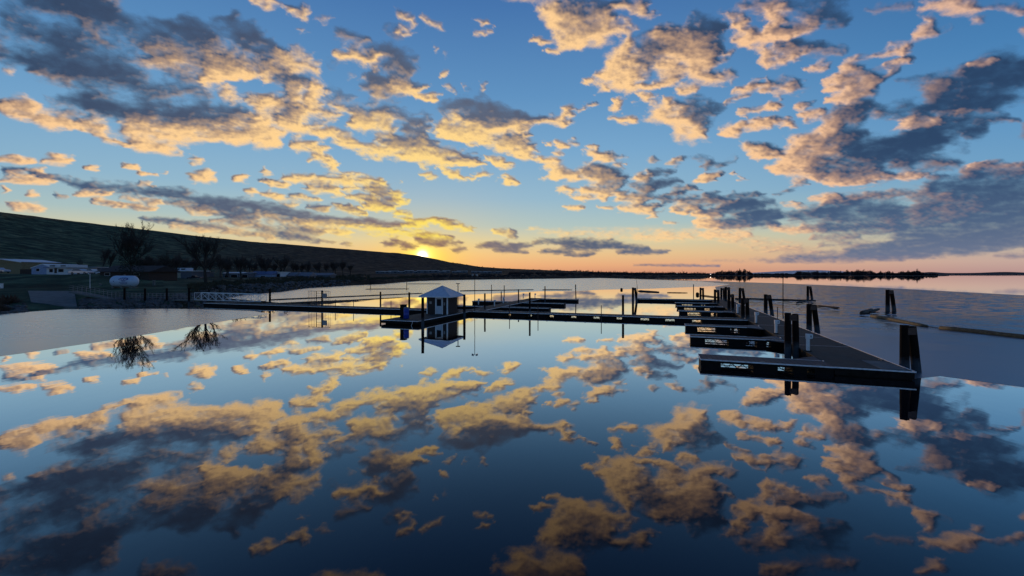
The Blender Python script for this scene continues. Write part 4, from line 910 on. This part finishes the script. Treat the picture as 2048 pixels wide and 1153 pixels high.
# ------------------------------------------------------------------ trees
def bare_tree_mesh(seed, H_, spread=.5, limbs=5, low=.25, droop=0, tww=1.0, ntw=3):
    """trunk and limbs (first mesh) and a haze of fine twigs (second mesh)"""
    rnd = random.Random(seed); tr = MB(); tw = MB()
    def twig(p, d, L):
        for _ in range(ntw):
            e = (d + Vector((rnd.uniform(-1, 1), rnd.uniform(-1, 1), rnd.uniform(-.5, .9))) * .9).normalized()
            q = p + e * L * rnd.uniform(.6, 1.3); s_ = e.orthogonal().normalized() * .011 * tww
            tw.add([p - s_, p + s_, q], [(0, 1, 2)])
            for _ in range(1):
                a = p.lerp(q, rnd.uniform(.3, .9)); f_ = (e + Vector((rnd.uniform(-1, 1), rnd.uniform(-1, 1), rnd.uniform(-.6, .8)))).normalized()
                w_ = f_.orthogonal().normalized() * .009 * tww; tw.add([a - w_, a + w_, a + f_ * L * rnd.uniform(.3, .7)], [(0, 1, 2)])
    def grow(p, d, L, r_, lvl):
        segs = 3; q = p
        for i in range(segs):
            d = (d + Vector((rnd.uniform(-1, 1), rnd.uniform(-1, 1), rnd.uniform(-.2, .5) - droop)) * .16).normalized()
            n_ = q + d * L / segs; r1 = r_ * (1 - .22 * (i + 1) / segs * 1.4)
            tr.tube(q, n_, r_ * (1 - .22 * i / segs * 1.4), r1, 6 if lvl < 2 else 4, cap=False)
            if lvl >= 1 and lvl < 4 and rnd.random() < .75:
                e = (d + Vector((rnd.uniform(-1, 1), rnd.uniform(-1, 1), rnd.uniform(-.1, .6))) * .8).normalized()
                grow(n_, e, L * .55, r1 * .5, lvl + 1)
            if lvl >= 3: twig(n_, d, L * .45)
            q = n_
        if lvl < 4 and r_ > .012:
            for _ in range(2 if lvl else limbs):
                e = (d + Vector((rnd.uniform(-1, 1), rnd.uniform(-1, 1), rnd.uniform(-.15, .7))) * (spread * (1.3 if lvl == 0 else 1.15))).normalized()
                grow(q, e, L * rnd.uniform(.62, .85), r1 * .68, lvl + 1)
        else: twig(q, d, L * .6)
    grow(Vector((0, 0, -.3)), Vector((0, 0, 1)), H_ * low, H_ * .022, 0)
    zm = max(v[2] for v in tr.v + tw.v); k = H_ / zm
    tr.v = [(x * k, y * k, z_ * k) for x, y, z_ in tr.v]; tw.v = [(x * k, y * k, z_ * k) for x, y, z_ in tw.v]
    return tr, tw
def bare_tree(seed, H_, loc, label, group=None, **kw):
    tr, tw = bare_tree_mesh(seed, H_, **kw)
    root = thing('bare_tree', label, 'tree', loc, 0, group)
    tr.build('trunk', M['bark'], root); tw.build('crown', M['twig'], root)
    return root
def g_at(px, Y, dz=0): return atY(px, Y, terr(px, Y) + dz)
# the dark shaggy tree behind the tank: a needle-clad body with bare limbs above
p = g_at(262, 104); Ht = CAMH + (548 - 434) / F * 104 - p.z
big = thing('shaggy_tree', 'tallest dark shaggy tree with bare twigs at its top, behind the white tank', 'tree', p)
tr, tw = bare_tree_mesh(11, Ht, spread=.7, limbs=6, low=.40, tww=2.4, ntw=4)
tr.build('trunk', M['bark'], big); tw.build('crown', M['twig'], big)
rnd = random.Random(5); nd = MB()
for _ in range(3000):
    h_ = rnd.random() ** .9 * .62; z_ = 1.2 + h_ * Ht * .98
    prof = (3.6 * (1 - (h_ / .8)) ** .6 + .5) * (1 + .3 * math.sin(z_ * 2.1) * rnd.random())
    a = rnd.uniform(0, 6.28); q = prof * rnd.random() ** .5
    if math.sin(a * 3 + z_ * 1.3) + math.sin(z_ * 2.4 + a) < -.55: continue
    c = Vector((q * math.cos(a), q * math.sin(a), z_ - q * .18)); s_ = rnd.uniform(.18, .42)
    d1 = Vector((rnd.uniform(-1, 1), rnd.uniform(-1, 1), rnd.uniform(-.7, .3))).normalized(); d2 = d1.orthogonal().normalized() * .35
    nd.add([c, c + (d1 + d2) * s_, c + (d1 - d2) * s_ * 1.2], [(0, 1, 2)])
nd.build('foliage', M['needle'], big); big.scale = (.72, .72, 1)
p = g_at(412, 122); Ht = CAMH + (548 - 468) / F * 122 - p.z
bare_tree(21, Ht, p, 'tall spreading bare tree behind the truss gangway, second tallest on the shore', spread=.66, limbs=5, low=.22, tww=1.6)
G_T = 'bare trees along the left shore'
va = bare_tree(31, 10.5, g_at(337, 150), 'dark bare tree between the shaggy tree and the tall spreading one', G_T, spread=.5, limbs=4)
vb = bare_tree(32, 9.0, g_at(484, 150), 'bare tree right of the tall spreading tree', G_T, spread=.55, limbs=5, low=.2)
vc = bare_tree(33, 9.5, g_at(205, 150), 'slim upright bare tree left of the shaggy tree', G_T, spread=.22, limbs=4, low=.3)
for v_, px, Y, sc, lab in ((va, 452, 190, .95, 'bare tree behind the low grey houses'), (vb, 533, 200, .85, 'bare tree over the blue roofed house'), (vb, 300, 170, .95, 'bare tree at the left end of the tan garage building'), (va, 585, 250, 1.0, 'bare tree right of the blue roofed house'),
    (vc, 218, 165, .95, 'second slim upright tree left of the shaggy tree'), (vc, 500, 230, 1.0, 'slim bare tree right of the tall spreading tree'), (vb, 640, 300, 1.1, 'bare tree over the last gabled houses'), (va, 365, 210, .9, 'bare tree over the white clerestory'),
    (vc, 305, 190, 1.1, 'slim bare tree far behind the tan garage'), (vb, 700, 330, 1.0, 'bare tree on the shore left of the white trailers'), (va, 160, 210, .8, 'small bare tree behind the white houses'), (vb, 670, 360, 1.1, 'far bare tree before the trailers'), (va, 615, 280, .8, 'low bare tree among the gabled houses'),
    (vc, 440, 240, 1.1, 'slim far tree behind the spreading tree'), (vb, 560, 260, .9, 'rounded bare tree behind the gabled houses')):
    dup(v_, g_at(px, Y), px * 1.7, lab, sc)

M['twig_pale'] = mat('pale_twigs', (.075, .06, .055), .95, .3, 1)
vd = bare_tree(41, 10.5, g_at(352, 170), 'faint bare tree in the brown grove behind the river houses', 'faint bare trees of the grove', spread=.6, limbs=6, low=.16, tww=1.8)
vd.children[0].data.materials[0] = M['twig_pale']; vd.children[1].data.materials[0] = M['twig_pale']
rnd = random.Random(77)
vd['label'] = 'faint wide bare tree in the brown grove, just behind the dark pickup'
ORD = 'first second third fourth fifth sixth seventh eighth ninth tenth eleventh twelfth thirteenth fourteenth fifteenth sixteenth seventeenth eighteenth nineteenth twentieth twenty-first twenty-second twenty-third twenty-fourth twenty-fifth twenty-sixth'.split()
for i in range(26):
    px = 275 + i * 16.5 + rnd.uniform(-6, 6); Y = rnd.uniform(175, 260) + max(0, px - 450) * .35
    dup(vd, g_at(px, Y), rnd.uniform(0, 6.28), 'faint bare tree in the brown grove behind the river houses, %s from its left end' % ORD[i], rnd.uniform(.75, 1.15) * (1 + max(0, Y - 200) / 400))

# ------------------------------------------------------------------ bushes, rocks, far woods
def scatter_blobs(name, m, n, fn, kind='stuff', seed=1, seg=6):
    rnd = random.Random(seed); mb = MB()
    for i in range(n):
        q = fn(rnd)
        if q is None: continue
        c, r_, sq = q; mb.blob(c, r_, rnd.random(), sq, seg, .35)
    o = mb.build(name, m); tag(o, kind=kind); return o
def leafy(name, m, n, fn, label, cat, seed=2, k=26):
    rnd = random.Random(seed); mb = MB()
    for i in range(n):
        q = fn(rnd)
        if q is None: continue
        c, r_ = q; c = Vector(c)
        for _ in range(k):
            d = Vector((rnd.gauss(0, 1), rnd.gauss(0, 1), abs(rnd.gauss(0, .8)))).normalized(); a = c + d * r_ * rnd.uniform(.1, .7)
            e = (d + Vector((rnd.uniform(-.5, .5), rnd.uniform(-.5, .5), rnd.uniform(0, .8)))).normalized(); w_ = e.orthogonal().normalized() * r_ * .10
            mb.add([a - w_, a + w_, a + e * r_ * rnd.uniform(.4, .8)], [(0, 1, 2)])
    o = mb.build(name, m); tag(o, label, cat, kind='stuff'); return o
def rock_pt(rnd):
    px = rnd.uniform(-60, 700); Y = shoreY(px) + rnd.uniform(-.6, 5.5) * (1 if px < 400 else 1.6)
    if 50 < px < 160: return None
    r_ = rnd.uniform(.12, .5) * (1 if px < 400 else 1.6)
    return (atY(px, Y, max(0, terr(px, Y)) + r_ * .1), r_, (1, 1, .6))
o = scatter_blobs('shore_rocks', M['rock'], 1500, rock_pt, seed=4); tag(o, 'grey broken rocks lining the left shore at the waterline', 'rocks')
def bush_pt(rnd):
    px = rnd.uniform(380, 860); Y = shoreY(px) * (1 + rnd.uniform(.03, .34 if px < 740 else .12)); r_ = rnd.uniform(.4, 1.1) * (.8 + Y / 450)
    return (atY(px, Y, terr(px, Y)), r_)
leafy('shore_scrub', M['bush'], 900, bush_pt, 'low dry scrub and brush covering the left bank', 'scrub', 7)
def bush2(rnd):
    px = rnd.uniform(-120, 24); Y = shoreY(px) + rnd.uniform(.5, 9); return (atY(px, Y, terr(px, Y)), rnd.uniform(.5, 1.3))
leafy('bank_brush', mat('brown_brush', (.07, .042, .03), .95, .5, .5), 70, bush2, 'reddish brown brush on the bank at the left edge', 'scrub', 8, 60)
def hillscrub(rnd):
    px = rnd.uniform(860, 1400); Y = shoreY(px) * (1 + rnd.uniform(.02, .55 if px > 1020 else .12)); r_ = rnd.uniform(1.5, 4.5) * (.5 if px < 1020 else 1) * (1 + .5 * (px > 1180))
    return (atY(px, Y, terr(px, Y)), r_)
leafy('far_scrub', M['farwood'], 700, hillscrub, 'dark scrub and small trees along the far shore below the ridge', 'scrub', 9, 22)
def ridge_trees(rnd):
    px = rnd.choice([rnd.uniform(905, 1180), rnd.uniform(1180, 1420), rnd.uniform(1150, 1420)])
    yr = tab(px, [(-1700, 300), (0, 480), (400, 800), (845, 1350), (1100, 2100), (1420, 3200)]); Y = yr * rnd.uniform(.9, 1.0) if px < 1180 else rnd.uniform(900, 1600)
    return (atY(px, Y, terr(px, Y)), rnd.uniform(2, 6) * (.55 if px < 1100 else 1.1) * (1 if rnd.random() < .8 else 1.6))
leafy('ridge_trees', M['farwood'], 420, ridge_trees, 'tiny trees and shrubs breaking the skyline of the far ridge', 'trees', 10, 30)

def wood(name, label, px0, px1, Y, hmin, hmax, n, seed, tall=.1):
    rnd = random.Random(seed); mb = MB()
    for i in range(n):
        px = rnd.uniform(px0, px1); ed = min(1, (px - px0 + 6) / 18, (px1 - px + 6) / 18)
        y_ = Y + rnd.uniform(0, 60); h_ = rnd.uniform(hmin, hmax) * ed * (.8 + .35 * nz(px, .05, seed)); w_ = h_ * rnd.uniform(.22, .42)
        if rnd.random() < tall: h_ *= 1.35; w_ *= .6
        b_ = atY(px, y_, 1.0)
        mb.tube(b_, b_ + Vector((0, 0, h_ * .8)), .35, .15, 4)
        for _ in range(90):
            t_ = rnd.random(); rad = w_ * math.sin(math.pi * min(1, .42 + t_ * .56)) ** .6
            a = rnd.uniform(0, 6.28); c = b_ + Vector((rad * math.cos(a) * rnd.random() ** .5, rad * math.sin(a), h_ * (.0 + .94 * t_)))
            d = Vector((rnd.uniform(-1, 1), rnd.uniform(-1, 1), rnd.uniform(-.2, 1.4))).normalized(); s_ = d.orthogonal().normalized() * .55
            mb.add([c - s_, c + s_, c + d * rnd.uniform(1.2, 2.6)], [(0, 1, 2)])
    o = mb.build(name, M['farwood']); return tag(o, label, 'woods', kind='stuff')
Yw = 1180
wood('far_woods', 'low dark woods on the far shore at the centre right', 1300, 1432, Yw, 5, 9, 135, 3)
wood('far_woods', 'dense dark clump of woods with one tall poplar, left of the pale mountain', 1424, 1506, Yw, 12, 17, 135, 4, .12)
wood('far_woods', 'thin low line of far trees in front of the pale mountain', 1500, 1590, Yw, 4, 8, 105, 5)
wood('far_woods', 'ragged dark woods on the far shore with a tall spike', 1586, 1690, Yw, 8, 14, 165, 6, .12)
wood('far_woods', 'dense flat topped block of far woods right of centre', 1682, 1752, Yw, 14, 18, 135, 7)
wood('far_woods', 'low link of trees between the two dense far woods', 1748, 1796, Yw, 8, 12, 75, 8)
wood('far_woods', 'rightmost dense block of far woods at the tip of the far shore', 1790, 1848, Yw, 14, 18, 120, 9)
wood('far_woods', 'last low bushes trailing off the far shore tip', 1840, 1880, Yw, 3, 7, 39, 10)

# ------------------------------------------------------------------ buildings and vehicles on the left bank
M['wall_white'] = mat('white_wall', (.52, .57, .64), .8, .15, 2)
M['wall_blue'] = mat('pale_blue_wall', (.24, .32, .50), .8, .15, 2)
M['wall_tan'] = mat('tan_wall', (.20, .17, .10), .85, .2, 1.5, stretch=(6, 1, 1))
M['wall_cream'] = mat('cream_wall', (.34, .32, .26), .85, .2, 2)
M['wall_grey'] = mat('grey_wall', (.11, .12, .15), .85, .25, 2)
M['roof_pale'] = mat('pale_roof', (.66, .70, .74), .7, .2, 1)
M['roof_grey'] = mat('grey_roof', (.16, .17, .20), .8, .3, 1)
M['roof_dark'] = mat('dark_roof', (.02, .02, .024), .85, .3, 1)
M['roof_blue'] = mat('blue_roof', (.10, .14, .26), .7, .3, 1)
M['brown'] = mat('brown_fence', (.05, .035, .03), .9, .3, 1)
def house(label, px0, px1, Y, base_py, wall_h, roof='gable', roof_h=1.0, wall='wall_white', roofm='roof_pale', win=(), doors=(), depth=7, name='house', cat='house', over=.35, group=None, garage=None):
    """front wall faces the river; px0..px1 on the photograph's base line"""
    z0 = min(CAMH - (base_py - HY) / F * Y, 99)
    c0, c1 = atY(px0, Y, z0), atY(px1, Y, z0); w_ = c1.x - c0.x
    r_ = thing(name, label, cat, ((c0.x + c1.x) / 2, Y, z0), 0, group); hw_ = w_ / 2
    MB().box(-hw_, hw_, 0, depth, -1.6, wall_h).build('wall', M[wall], r_)
    rm = MB()
    if roof == 'gable':
        rm.add([(-hw_ - over, -over, wall_h - .05), (hw_ + over, -over, wall_h - .05), (hw_ + over, depth + over, wall_h - .05), (-hw_ - over, depth + over, wall_h - .05), (-hw_ - over, depth / 2, wall_h + roof_h), (hw_ + over, depth / 2, wall_h + roof_h)],
            [(0, 1, 5, 4), (2, 3, 4, 5), (0, 4, 3), (1, 2, 5), (3, 2, 1, 0)])
    elif roof == 'front':      # gable end towards the river
        rm.add([(-hw_ - over, -over, wall_h - .05), (0, -over, wall_h + roof_h), (hw_ + over, -over, wall_h - .05), (-hw_ - over, depth + over, wall_h - .05), (0, depth + over, wall_h + roof_h), (hw_ + over, depth + over, wall_h - .05)],
            [(0, 1, 4, 3), (1, 2, 5, 4), (0, 3, 5, 2), (3, 4, 5)])
        MB().add([(-hw_, -.002, wall_h - .06), (hw_, -.002, wall_h - .06), (0, -.002, wall_h + roof_h - .12)], [(0, 1, 2)]).build('gable_wall', M[wall], r_)
        rm.add([(-hw_ - over, -over - .03, wall_h - .25), (0, -over - .03, wall_h + roof_h - .2), (hw_ + over, -over - .03, wall_h - .25), (hw_ + over, -over - .03, wall_h - .05), (0, -over - .03, wall_h + roof_h), (-hw_ - over, -over - .03, wall_h - .05)], [(0, 1, 4, 5), (1, 2, 3, 4)])
    else:
        rm.box(-hw_ - over, hw_ + over, -over, depth + over, wall_h + .002, wall_h + roof_h)
    rm.build('roof', M[roofm], r_)
    for (a, b_, zb, zt) in win:
        f_ = MB().box(-hw_ + a * w_ - .08, -hw_ + b_ * w_ + .08, -.06, -.003, zb - .08, zt + .08).build('window', M['wall_white'] if wall != 'wall_white' else M['grey'], r_)
        MB().box(-hw_ + a * w_, -hw_ + b_ * w_, -.075, -.062, zb, zt).build('pane', M['glass'], f_)
    for (a, b_, zt) in doors: MB().box(-hw_ + a * w_, -hw_ + b_ * w_, -.05, -.003, .02, zt).build('door', M['brown'], r_)
    if garage: a, b_, zt = garage; MB().box(-hw_ + a * w_, -hw_ + b_ * w_, -.05, -.003, .02, zt).build('garage_door', M['wall_cream'], r_)
    return r_
h_ = house('tan ribbed shed with pale gable roof at the far left edge', -42, 43, 138, 546.5, 3.6, 'front', 1.0, 'wall_tan', 'roof_pale', depth=12, name='shed', cat='shed')
house('pale low roofed building just right of the tan shed', 44, 76, 160, 541, 1.2, 'gable', 1.4, 'wall_grey', 'roof_pale', depth=9)
house('low brown fenced yard wall right of the tan shed', 40, 64, 136, 547, 1.2, 'flat', .08, 'brown', 'brown', depth=.3, name='yard_fence', cat='fence', over=.0)
house('pale blue gabled house wall with one square window, left part of the white house', 63, 108, 128, 546, 1.55, 'front', 1.15, 'wall_blue', 'roof_pale', win=((.22, .36, .45, 1.25),), depth=10, over=.15)
r_ = house('white flat fronted house with clerestory slots above a dark porch', 93, 135, 125.6, 547, 1.55, 'flat', .1, 'wall_white', 'roof_dark', win=((.15, .3, .35, 1.2), (.58, .8, .4, 1.2)), doors=((.38, .5, 1.45),), depth=9, over=.5)
cl = MB().box(-3.0, 3.05, .6, 6, 1.66, 2.55).build('clerestory', M['wall_white'], r_)
for a in (-1.9, 1.2): MB().box(a - .75, a + .75, .57, .597, 2.0, 2.3).each('window', M['glass'], r_)
house('next pale roofed house with clerestory behind the silver car', 140, 193, 140, 547.5, 2.0, 'flat', .12, 'wall_grey', 'roof_pale', win=((.3, .42, .6, 1.5), (.7, .85, .6, 1.5)), depth=9)
MB()
house('long low dark roofed building behind the white tank', 200, 298, 118, 556, 1.7, 'gable', 1.7, 'wall_dark', 'roof_dark', win=((.1, .2, .6, 1.3), (.7, .8, .6, 1.3)), depth=10, name='long_building', cat='building', over=.8)
r_ = house('dark house with tan garage door and white clerestory box on its roof', 300, 383, 178, 557, 2.9, 'flat', .25, 'wall_grey', 'roof_pale', garage=(.56, .74, 2.2), win=((.08, .2, 1.2, 2.2),), depth=10, name='garage_building', cat='building', over=.5)
cb = MB().box(.6, 5.6, 1.2, 5, 3.16, 4.3).build('clerestory', M['wall_white'], r_)
for a in (1.9, 4.2): MB().box(a - .8, a + .8, 1.17, 1.197, 3.5, 4.0).each('window', M['glass'], r_)
house('low dark house with pale flat roof left of the spreading tree', 368, 402, 185, 556, 2.2, 'flat', .15, 'wall_grey', 'roof_grey', win=((.5, .75, .9, 1.8),), depth=8)
house('grey cottage with white framed windows behind the truss gangway', 446, 478, 190, 559, 2.7, 'gable', .5, 'wall_grey', 'roof_pale', win=((.1, .3, .8, 1.8), (.5, .9, .8, 2.0)), depth=8)
house('dark cottage with pale trimmed window right of the grey cottage', 481, 499, 192, 559, 2.6, 'gable', .5, 'wall_grey', 'roof_grey', win=((.2, .8, .7, 2.0),), depth=8)
house('blue house with bumpy blue roof', 500, 544, 196, 560, 2.4, 'gable', 1.5, 'wall_blue', 'roof_blue', win=((.5, .7, .9, 1.7),), depth=8)
house('white trimmed house with gridded window right of the blue house', 547, 561, 200, 558, 3.0, 'flat', .2, 'wall_white', 'roof_pale', win=((.3, .9, .8, 2.3),), depth=8)
house('small gabled grey roofed house, first of two', 573, 588, 205, 559, 1.7, 'gable', 1.6, 'wall_grey', 'roof_grey', depth=7)
house('wide gabled grey roofed house, second of two', 590, 618, 207, 559.5, 1.7, 'gable', 1.8, 'wall_grey', 'roof_grey', win=((.2, .5, .5, 1.2),), depth=8)
house('last grey roofed house of the row before the bare shore', 618, 660, 225, 557, 1.6, 'gable', 1.2, 'wall_grey', 'roof_grey', win=((.3, .4, .5, 1.2),), depth=8)
# white trailers and park homes under the ridge
G_R = 'white trailers lined up below the ridge'
tr_ = thing('trailer', 'white trailer at the left end of the row under the ridge', 'trailer', (0, 0, 0), 0, G_R)
MB().box(-4, 4, 0, 3, .5, 2.6).build('body', M['wall_grey'], tr_); MB().box(-4.2, 4.2, -.2, 3.2, 2.6, 2.95).build('roof', M['wall_white'], tr_)
w_ = MB().box(-3, -1.8, -.04, -.003, 1.3, 2.1); w_.build('window', M['glass'], tr_); MB().box(1.0, 2.6, -.04, -.003, 1.3, 2.1).each('window', M['glass'], tr_)
spots = [(771, 430, 551), (786, 470, 549), (803, 470, 548.6), (818, 440, 550.5), (829, 480, 548.4), (845, 470, 549.2), (857, 500, 548), (867, 460, 550.2), (880, 500, 548.4), (893, 520, 548), (912, 560, 547.6), (924, 560, 547.4), (968, 620, 548), (975, 640, 547.6), (990, 650, 548), (997, 640, 548.3), (760, 440, 548.5), (952, 600, 546.2)]
ords = ['first', 'second', 'third', 'fourth', 'fifth', 'sixth', 'seventh', 'eighth', 'ninth', 'tenth', 'eleventh', 'twelfth', 'thirteenth', 'fourteenth', 'fifteenth', 'sixteenth', 'seventeenth', 'eighteenth']
order = sorted(range(len(spots)), key=lambda i: spots[i][0])
for n_, i in enumerate(order):
    px, Y, py = spots[i]; Y *= .92; loc = atY(px, Y, max(terr(px, Y) + .4, CAMH - (py + 2.2 - HY) / F * Y)); lab = 'white trailer under the ridge, %s from the left of its row' % ords[n_]
    if n_ == 0: tr_.location = loc; tr_['label'] = lab
    else: dup(tr_, loc, (i % 5 - 2) * .12, lab, (1 + (i % 3) * .25, 1, .9 + (i % 2) * .2))

def car(label, px, Y, py, m, L=4.8, rot=0, name='parked_car', pickup=False, cat='car'):
    z0 = CAMH - (py - HY) / F * Y
    r_ = thing(name, label, cat, atY(px, Y, z0), rot, 'vehicles parked on the left bank'); h = L / 2; w = .9
    def ext(pr, w_, nm, mt, par):
        n = len(pr); return MB().add([(x, -w_, z_) for x, z_ in pr] + [(x, w_, z_) for x, z_ in pr], [tuple(range(n)), tuple(range(n, 2 * n))[::-1]] + [(i, n + i, n + (i + 1) % n, (i + 1) % n) for i in range(n)]).build(nm, mt, par, bevel=.05)
    ext([(-h, .35), (h, .35), (h, .75), (h * .9, .92), (h * .42, 1.0), (-h * .95, 1.02), (-h, .8)], w, 'body', m, r_)
    cabin = [(-h * .85, 1.01), (-h * .6, 1.5), (h * .05, 1.52), (h * .42, 1.01)] if not pickup else [(-h * .25, 1.01), (-h * .18, 1.62), (h * .18, 1.62), (h * .42, 1.01)]
    ext(cabin, w * .9, 'cabin', m, r_)
    ext([(x * .93 - .0, 1.06 + (z_ - 1.01) * .8) for x, z_ in cabin], w * .905, 'side_window', M['glass'], r_)
    for x in (-h * .62, h * .62):
        for s_ in (-1, 1):
            wh = MB().tube((x, s_ * (w - .12), .34), (x, s_ * (w + .02), .34), .34, n=16).build('wheel', M['float'], r_)
            MB().tube((x, s_ * (w + .0), .34), (x, s_ * (w + .035), .34), .19, n=10).build('rim', M['grey'], wh)
    MB().box(h - .02, h + .02, -.8, -.45, .65, .8).box(h - .02, h + .02, .45, .8, .65, .8).each('headlight', M['white'], r_)
    return r_
M['paint_silver'] = mat('silver_paint', (.42, .46, .54), .3, .06, 2, metal=.5)
M['paint_dark'] = mat('dark_paint', (.03, .03, .035), .25, .1, 2, metal=.3)
car('long silver car parked nose right before the pale roofed house', 163, 122, 549.3, M['paint_silver'], 5.6)
car('pale car cut off by the left edge of the picture', 0, 126, 546.3, M['paint_silver'], 4.4)
car('dark pickup with pale roof below the spreading tree', 390, 165, 560.0, M['paint_dark'], 5.2, 3.14, 'parked_pickup', True, 'pickup')
car('small white car right end beside the silver car', 186, 126, 549.0, M['white'], 3.6)

# ------------------------------------------------------------------ tank, slab, posts and signs on the bank
Yt = 93; zt = terr(249, Yt)
tk = thing('storage_tank', 'rounded white storage tank with blue oval emblem on the bank', 'tank', atY(249, Yt, zt + .15), .0)
body = MB(); n = 24; vs = []; prof = []
for i in range(9):
    a = math.pi / 2 * i / 8; prof.append((-1.75 - 1.0 * math.cos(a) + 0, 1.22 * math.sin(a)))
prof = prof + [(-x, r_) for x, r_ in prof[::-1]]
for x, r_ in prof:
    for i in range(n): t_ = 2 * math.pi * i / n; vs.append((x, r_ * math.cos(t_), 1.42 + r_ * math.sin(t_)))
fs = [(j * n + i, j * n + (i + 1) % n, (j + 1) * n + (i + 1) % n, (j + 1) * n + i) for j in range(len(prof) - 1) for i in range(n)]
M['tank'] = mat('tank_paint', (.40, .52, .68), .4, .08, 3)
body.add(vs, fs).build('shell', M['tank'], tk, smooth=True)
for x in (-1.9, 0, 1.9): MB().box(x - .18, x + .18, -.8, .8, -.6, .62).build('leg', M['concrete'], tk)
M['ink'] = mat('blue_ink', (.01, .03, .22), .5, .1, 3)
def curved(mbx, x0, x1, z0, z1, off=.012, R_=1.22):
    k = 4; vs = []
    for j in range(k + 1):
        z_ = z0 + (z1 - z0) * j / k; y_ = -math.sqrt(max(.01, R_ * R_ - z_ * z_)) - off
        vs += [(x0, y_, 1.42 + z_), (x1, y_, 1.42 + z_)]
    mbx.add(vs, [(2 * j, 2 * j + 1, 2 * j + 3, 2 * j + 2) for j in range(k)])
em = MB()
for j in range(10):
    z0 = .18 + .62 * j / 10; z1 = .18 + .62 * (j + 1) / 10; zc = (z0 + z1) / 2; hw_ = 1.05 * math.sqrt(max(0, 1 - ((zc - .49) / .32) ** 2))
    curved(em, .78 - hw_, .78 + hw_, z0, z1)
em.build('emblem', M['ink'], tk)
gl_ = MB()
for (x0, x1, z0, z1) in ((-.02, .1, .34, .64), (.1, .3, .34, .42), (.3, .42, .34, .64), (.55, .67, .34, .64), (.67, .85, .56, .64), (.67, .85, .34, .42), (1.0, 1.12, .34, .64), (1.12, 1.3, .46, .54), (1.3, 1.42, .34, .64)): curved(gl_, x0, x1, z0, z1, .024)
gl_.build('emblem_letters', M['white'], tk)
ln = MB()
for z0, x0, x1 in ((.02, .45, 1.2), (-.2, -.05, 1.6), (-.52, .1, 1.5)):
    ln = MB(); x = x0
    while x < x1: curved(ln, x, x + .1, z0 - .045, z0 + .075); x += .135
    ln.build('lettering', M['ink'], tk)
MB().tube((-1.25, -1.24, 1.42), (-1.25, -1.17, 1.42), .1, n=10).build('valve', M['ink'], tk)
MB().tube((0, 0, 2.6), (0, 0, 2.85), .16, n=10).build('hatch', M['grey'], tk)
sl = thing('concrete_slab', 'sloping grey concrete slab on the bank left of the pale ramp', 'slab', at(105, 605, .2))
sv = []; org = at(105, 605, .2)
for k_ in (.14, -.25):
    for j in range(6):
        for i in range(6):
            px = 62 + 92 * i / 5 - 6 * j / 5; Y = 69.3 + 11.5 * j / 5; sv.append(atY(px, Y, max(.1, terr(px, Y)) + k_) - org)
sf = [(a * 6 + b_, a * 6 + b_ + 1, (a + 1) * 6 + b_ + 1, (a + 1) * 6 + b_) for a in range(5) for b_ in range(5)]
ring = list(range(0, 6)) + [6 * a + 5 for a in range(1, 6)] + list(range(34, 29, -1)) + [6 * a for a in range(4, 0, -1)]
sf += [(ring[a], ring[a] + 36, ring[(a + 1) % len(ring)] + 36, ring[(a + 1) % len(ring)]) for a in range(len(ring))]
MB().add(sv, sf).build('slab', M['concrete'], sl)
p = at(180, 577, 2.4)
lp = thing('lamp_pole', 'thin pale pole standing on the bank left of the white tank', 'pole', p)
MB().tube((0, 0, -.4), (0, 0, 3.0), .06, .04, 6).build('pole', M['edge'], lp); MB().box(-.35, .1, -.06, .06, 3.0, 3.1).build('lamp_head', M['edge'], lp)
for px, py, w_, h_, lab, mm in ((196, 568, .5, 1.4, 'grey utility box standing left of the white tank', 'grey'), (308, 574, .4, 1.5, 'pale narrow marker box right of the white tank', 'concrete'), (1.5, 578, .7, 1.1, 'white board at the very left edge of the picture', 'white'), (201, 575, .35, .8, 'small pale bollard left of the white tank', 'concrete')):
    q = thing('utility_box', lab, 'box', at(px, py, 2.4)); MB().box(-w_ / 2, w_ / 2, -.2, .2, -.5, h_).build('body', M[mm], q, bevel=.03); MB().box(-w_ / 2 - .03, w_ / 2 + .03, -.23, .23, h_, h_ + .05).build('lid', M['grey'], q)
# shore lamps seen as two sparks on the far bank
lampm = bpy.data.materials.new('lamp_glow'); lampm.use_nodes = True; b = lampm.node_tree.nodes['Principled BSDF']; b.inputs['Emission Color'].default_value = (1, .93, .8, 1); b.inputs['Emission Strength'].default_value = 3.5
for px, Y, z_, lab in ((1421, 1120, 3.2, 'brighter lit shore lamp on the far bank at centre right'), (1354, 1120, 6.0, 'fainter lit shore lamp left of the brighter one')):
    q = thing('shore_lamp', lab, 'lamp', atY(px, Y, 1))
    MB().tube((0, 0, 0), (0, 0, z_ - .3), .12, n=5).build('pole', M['frame'], q)
    MB().blob((0, 0, z_), .75 if px > 1400 else .5, 1, n=8, rough=0).build('lamp', lampm, q)
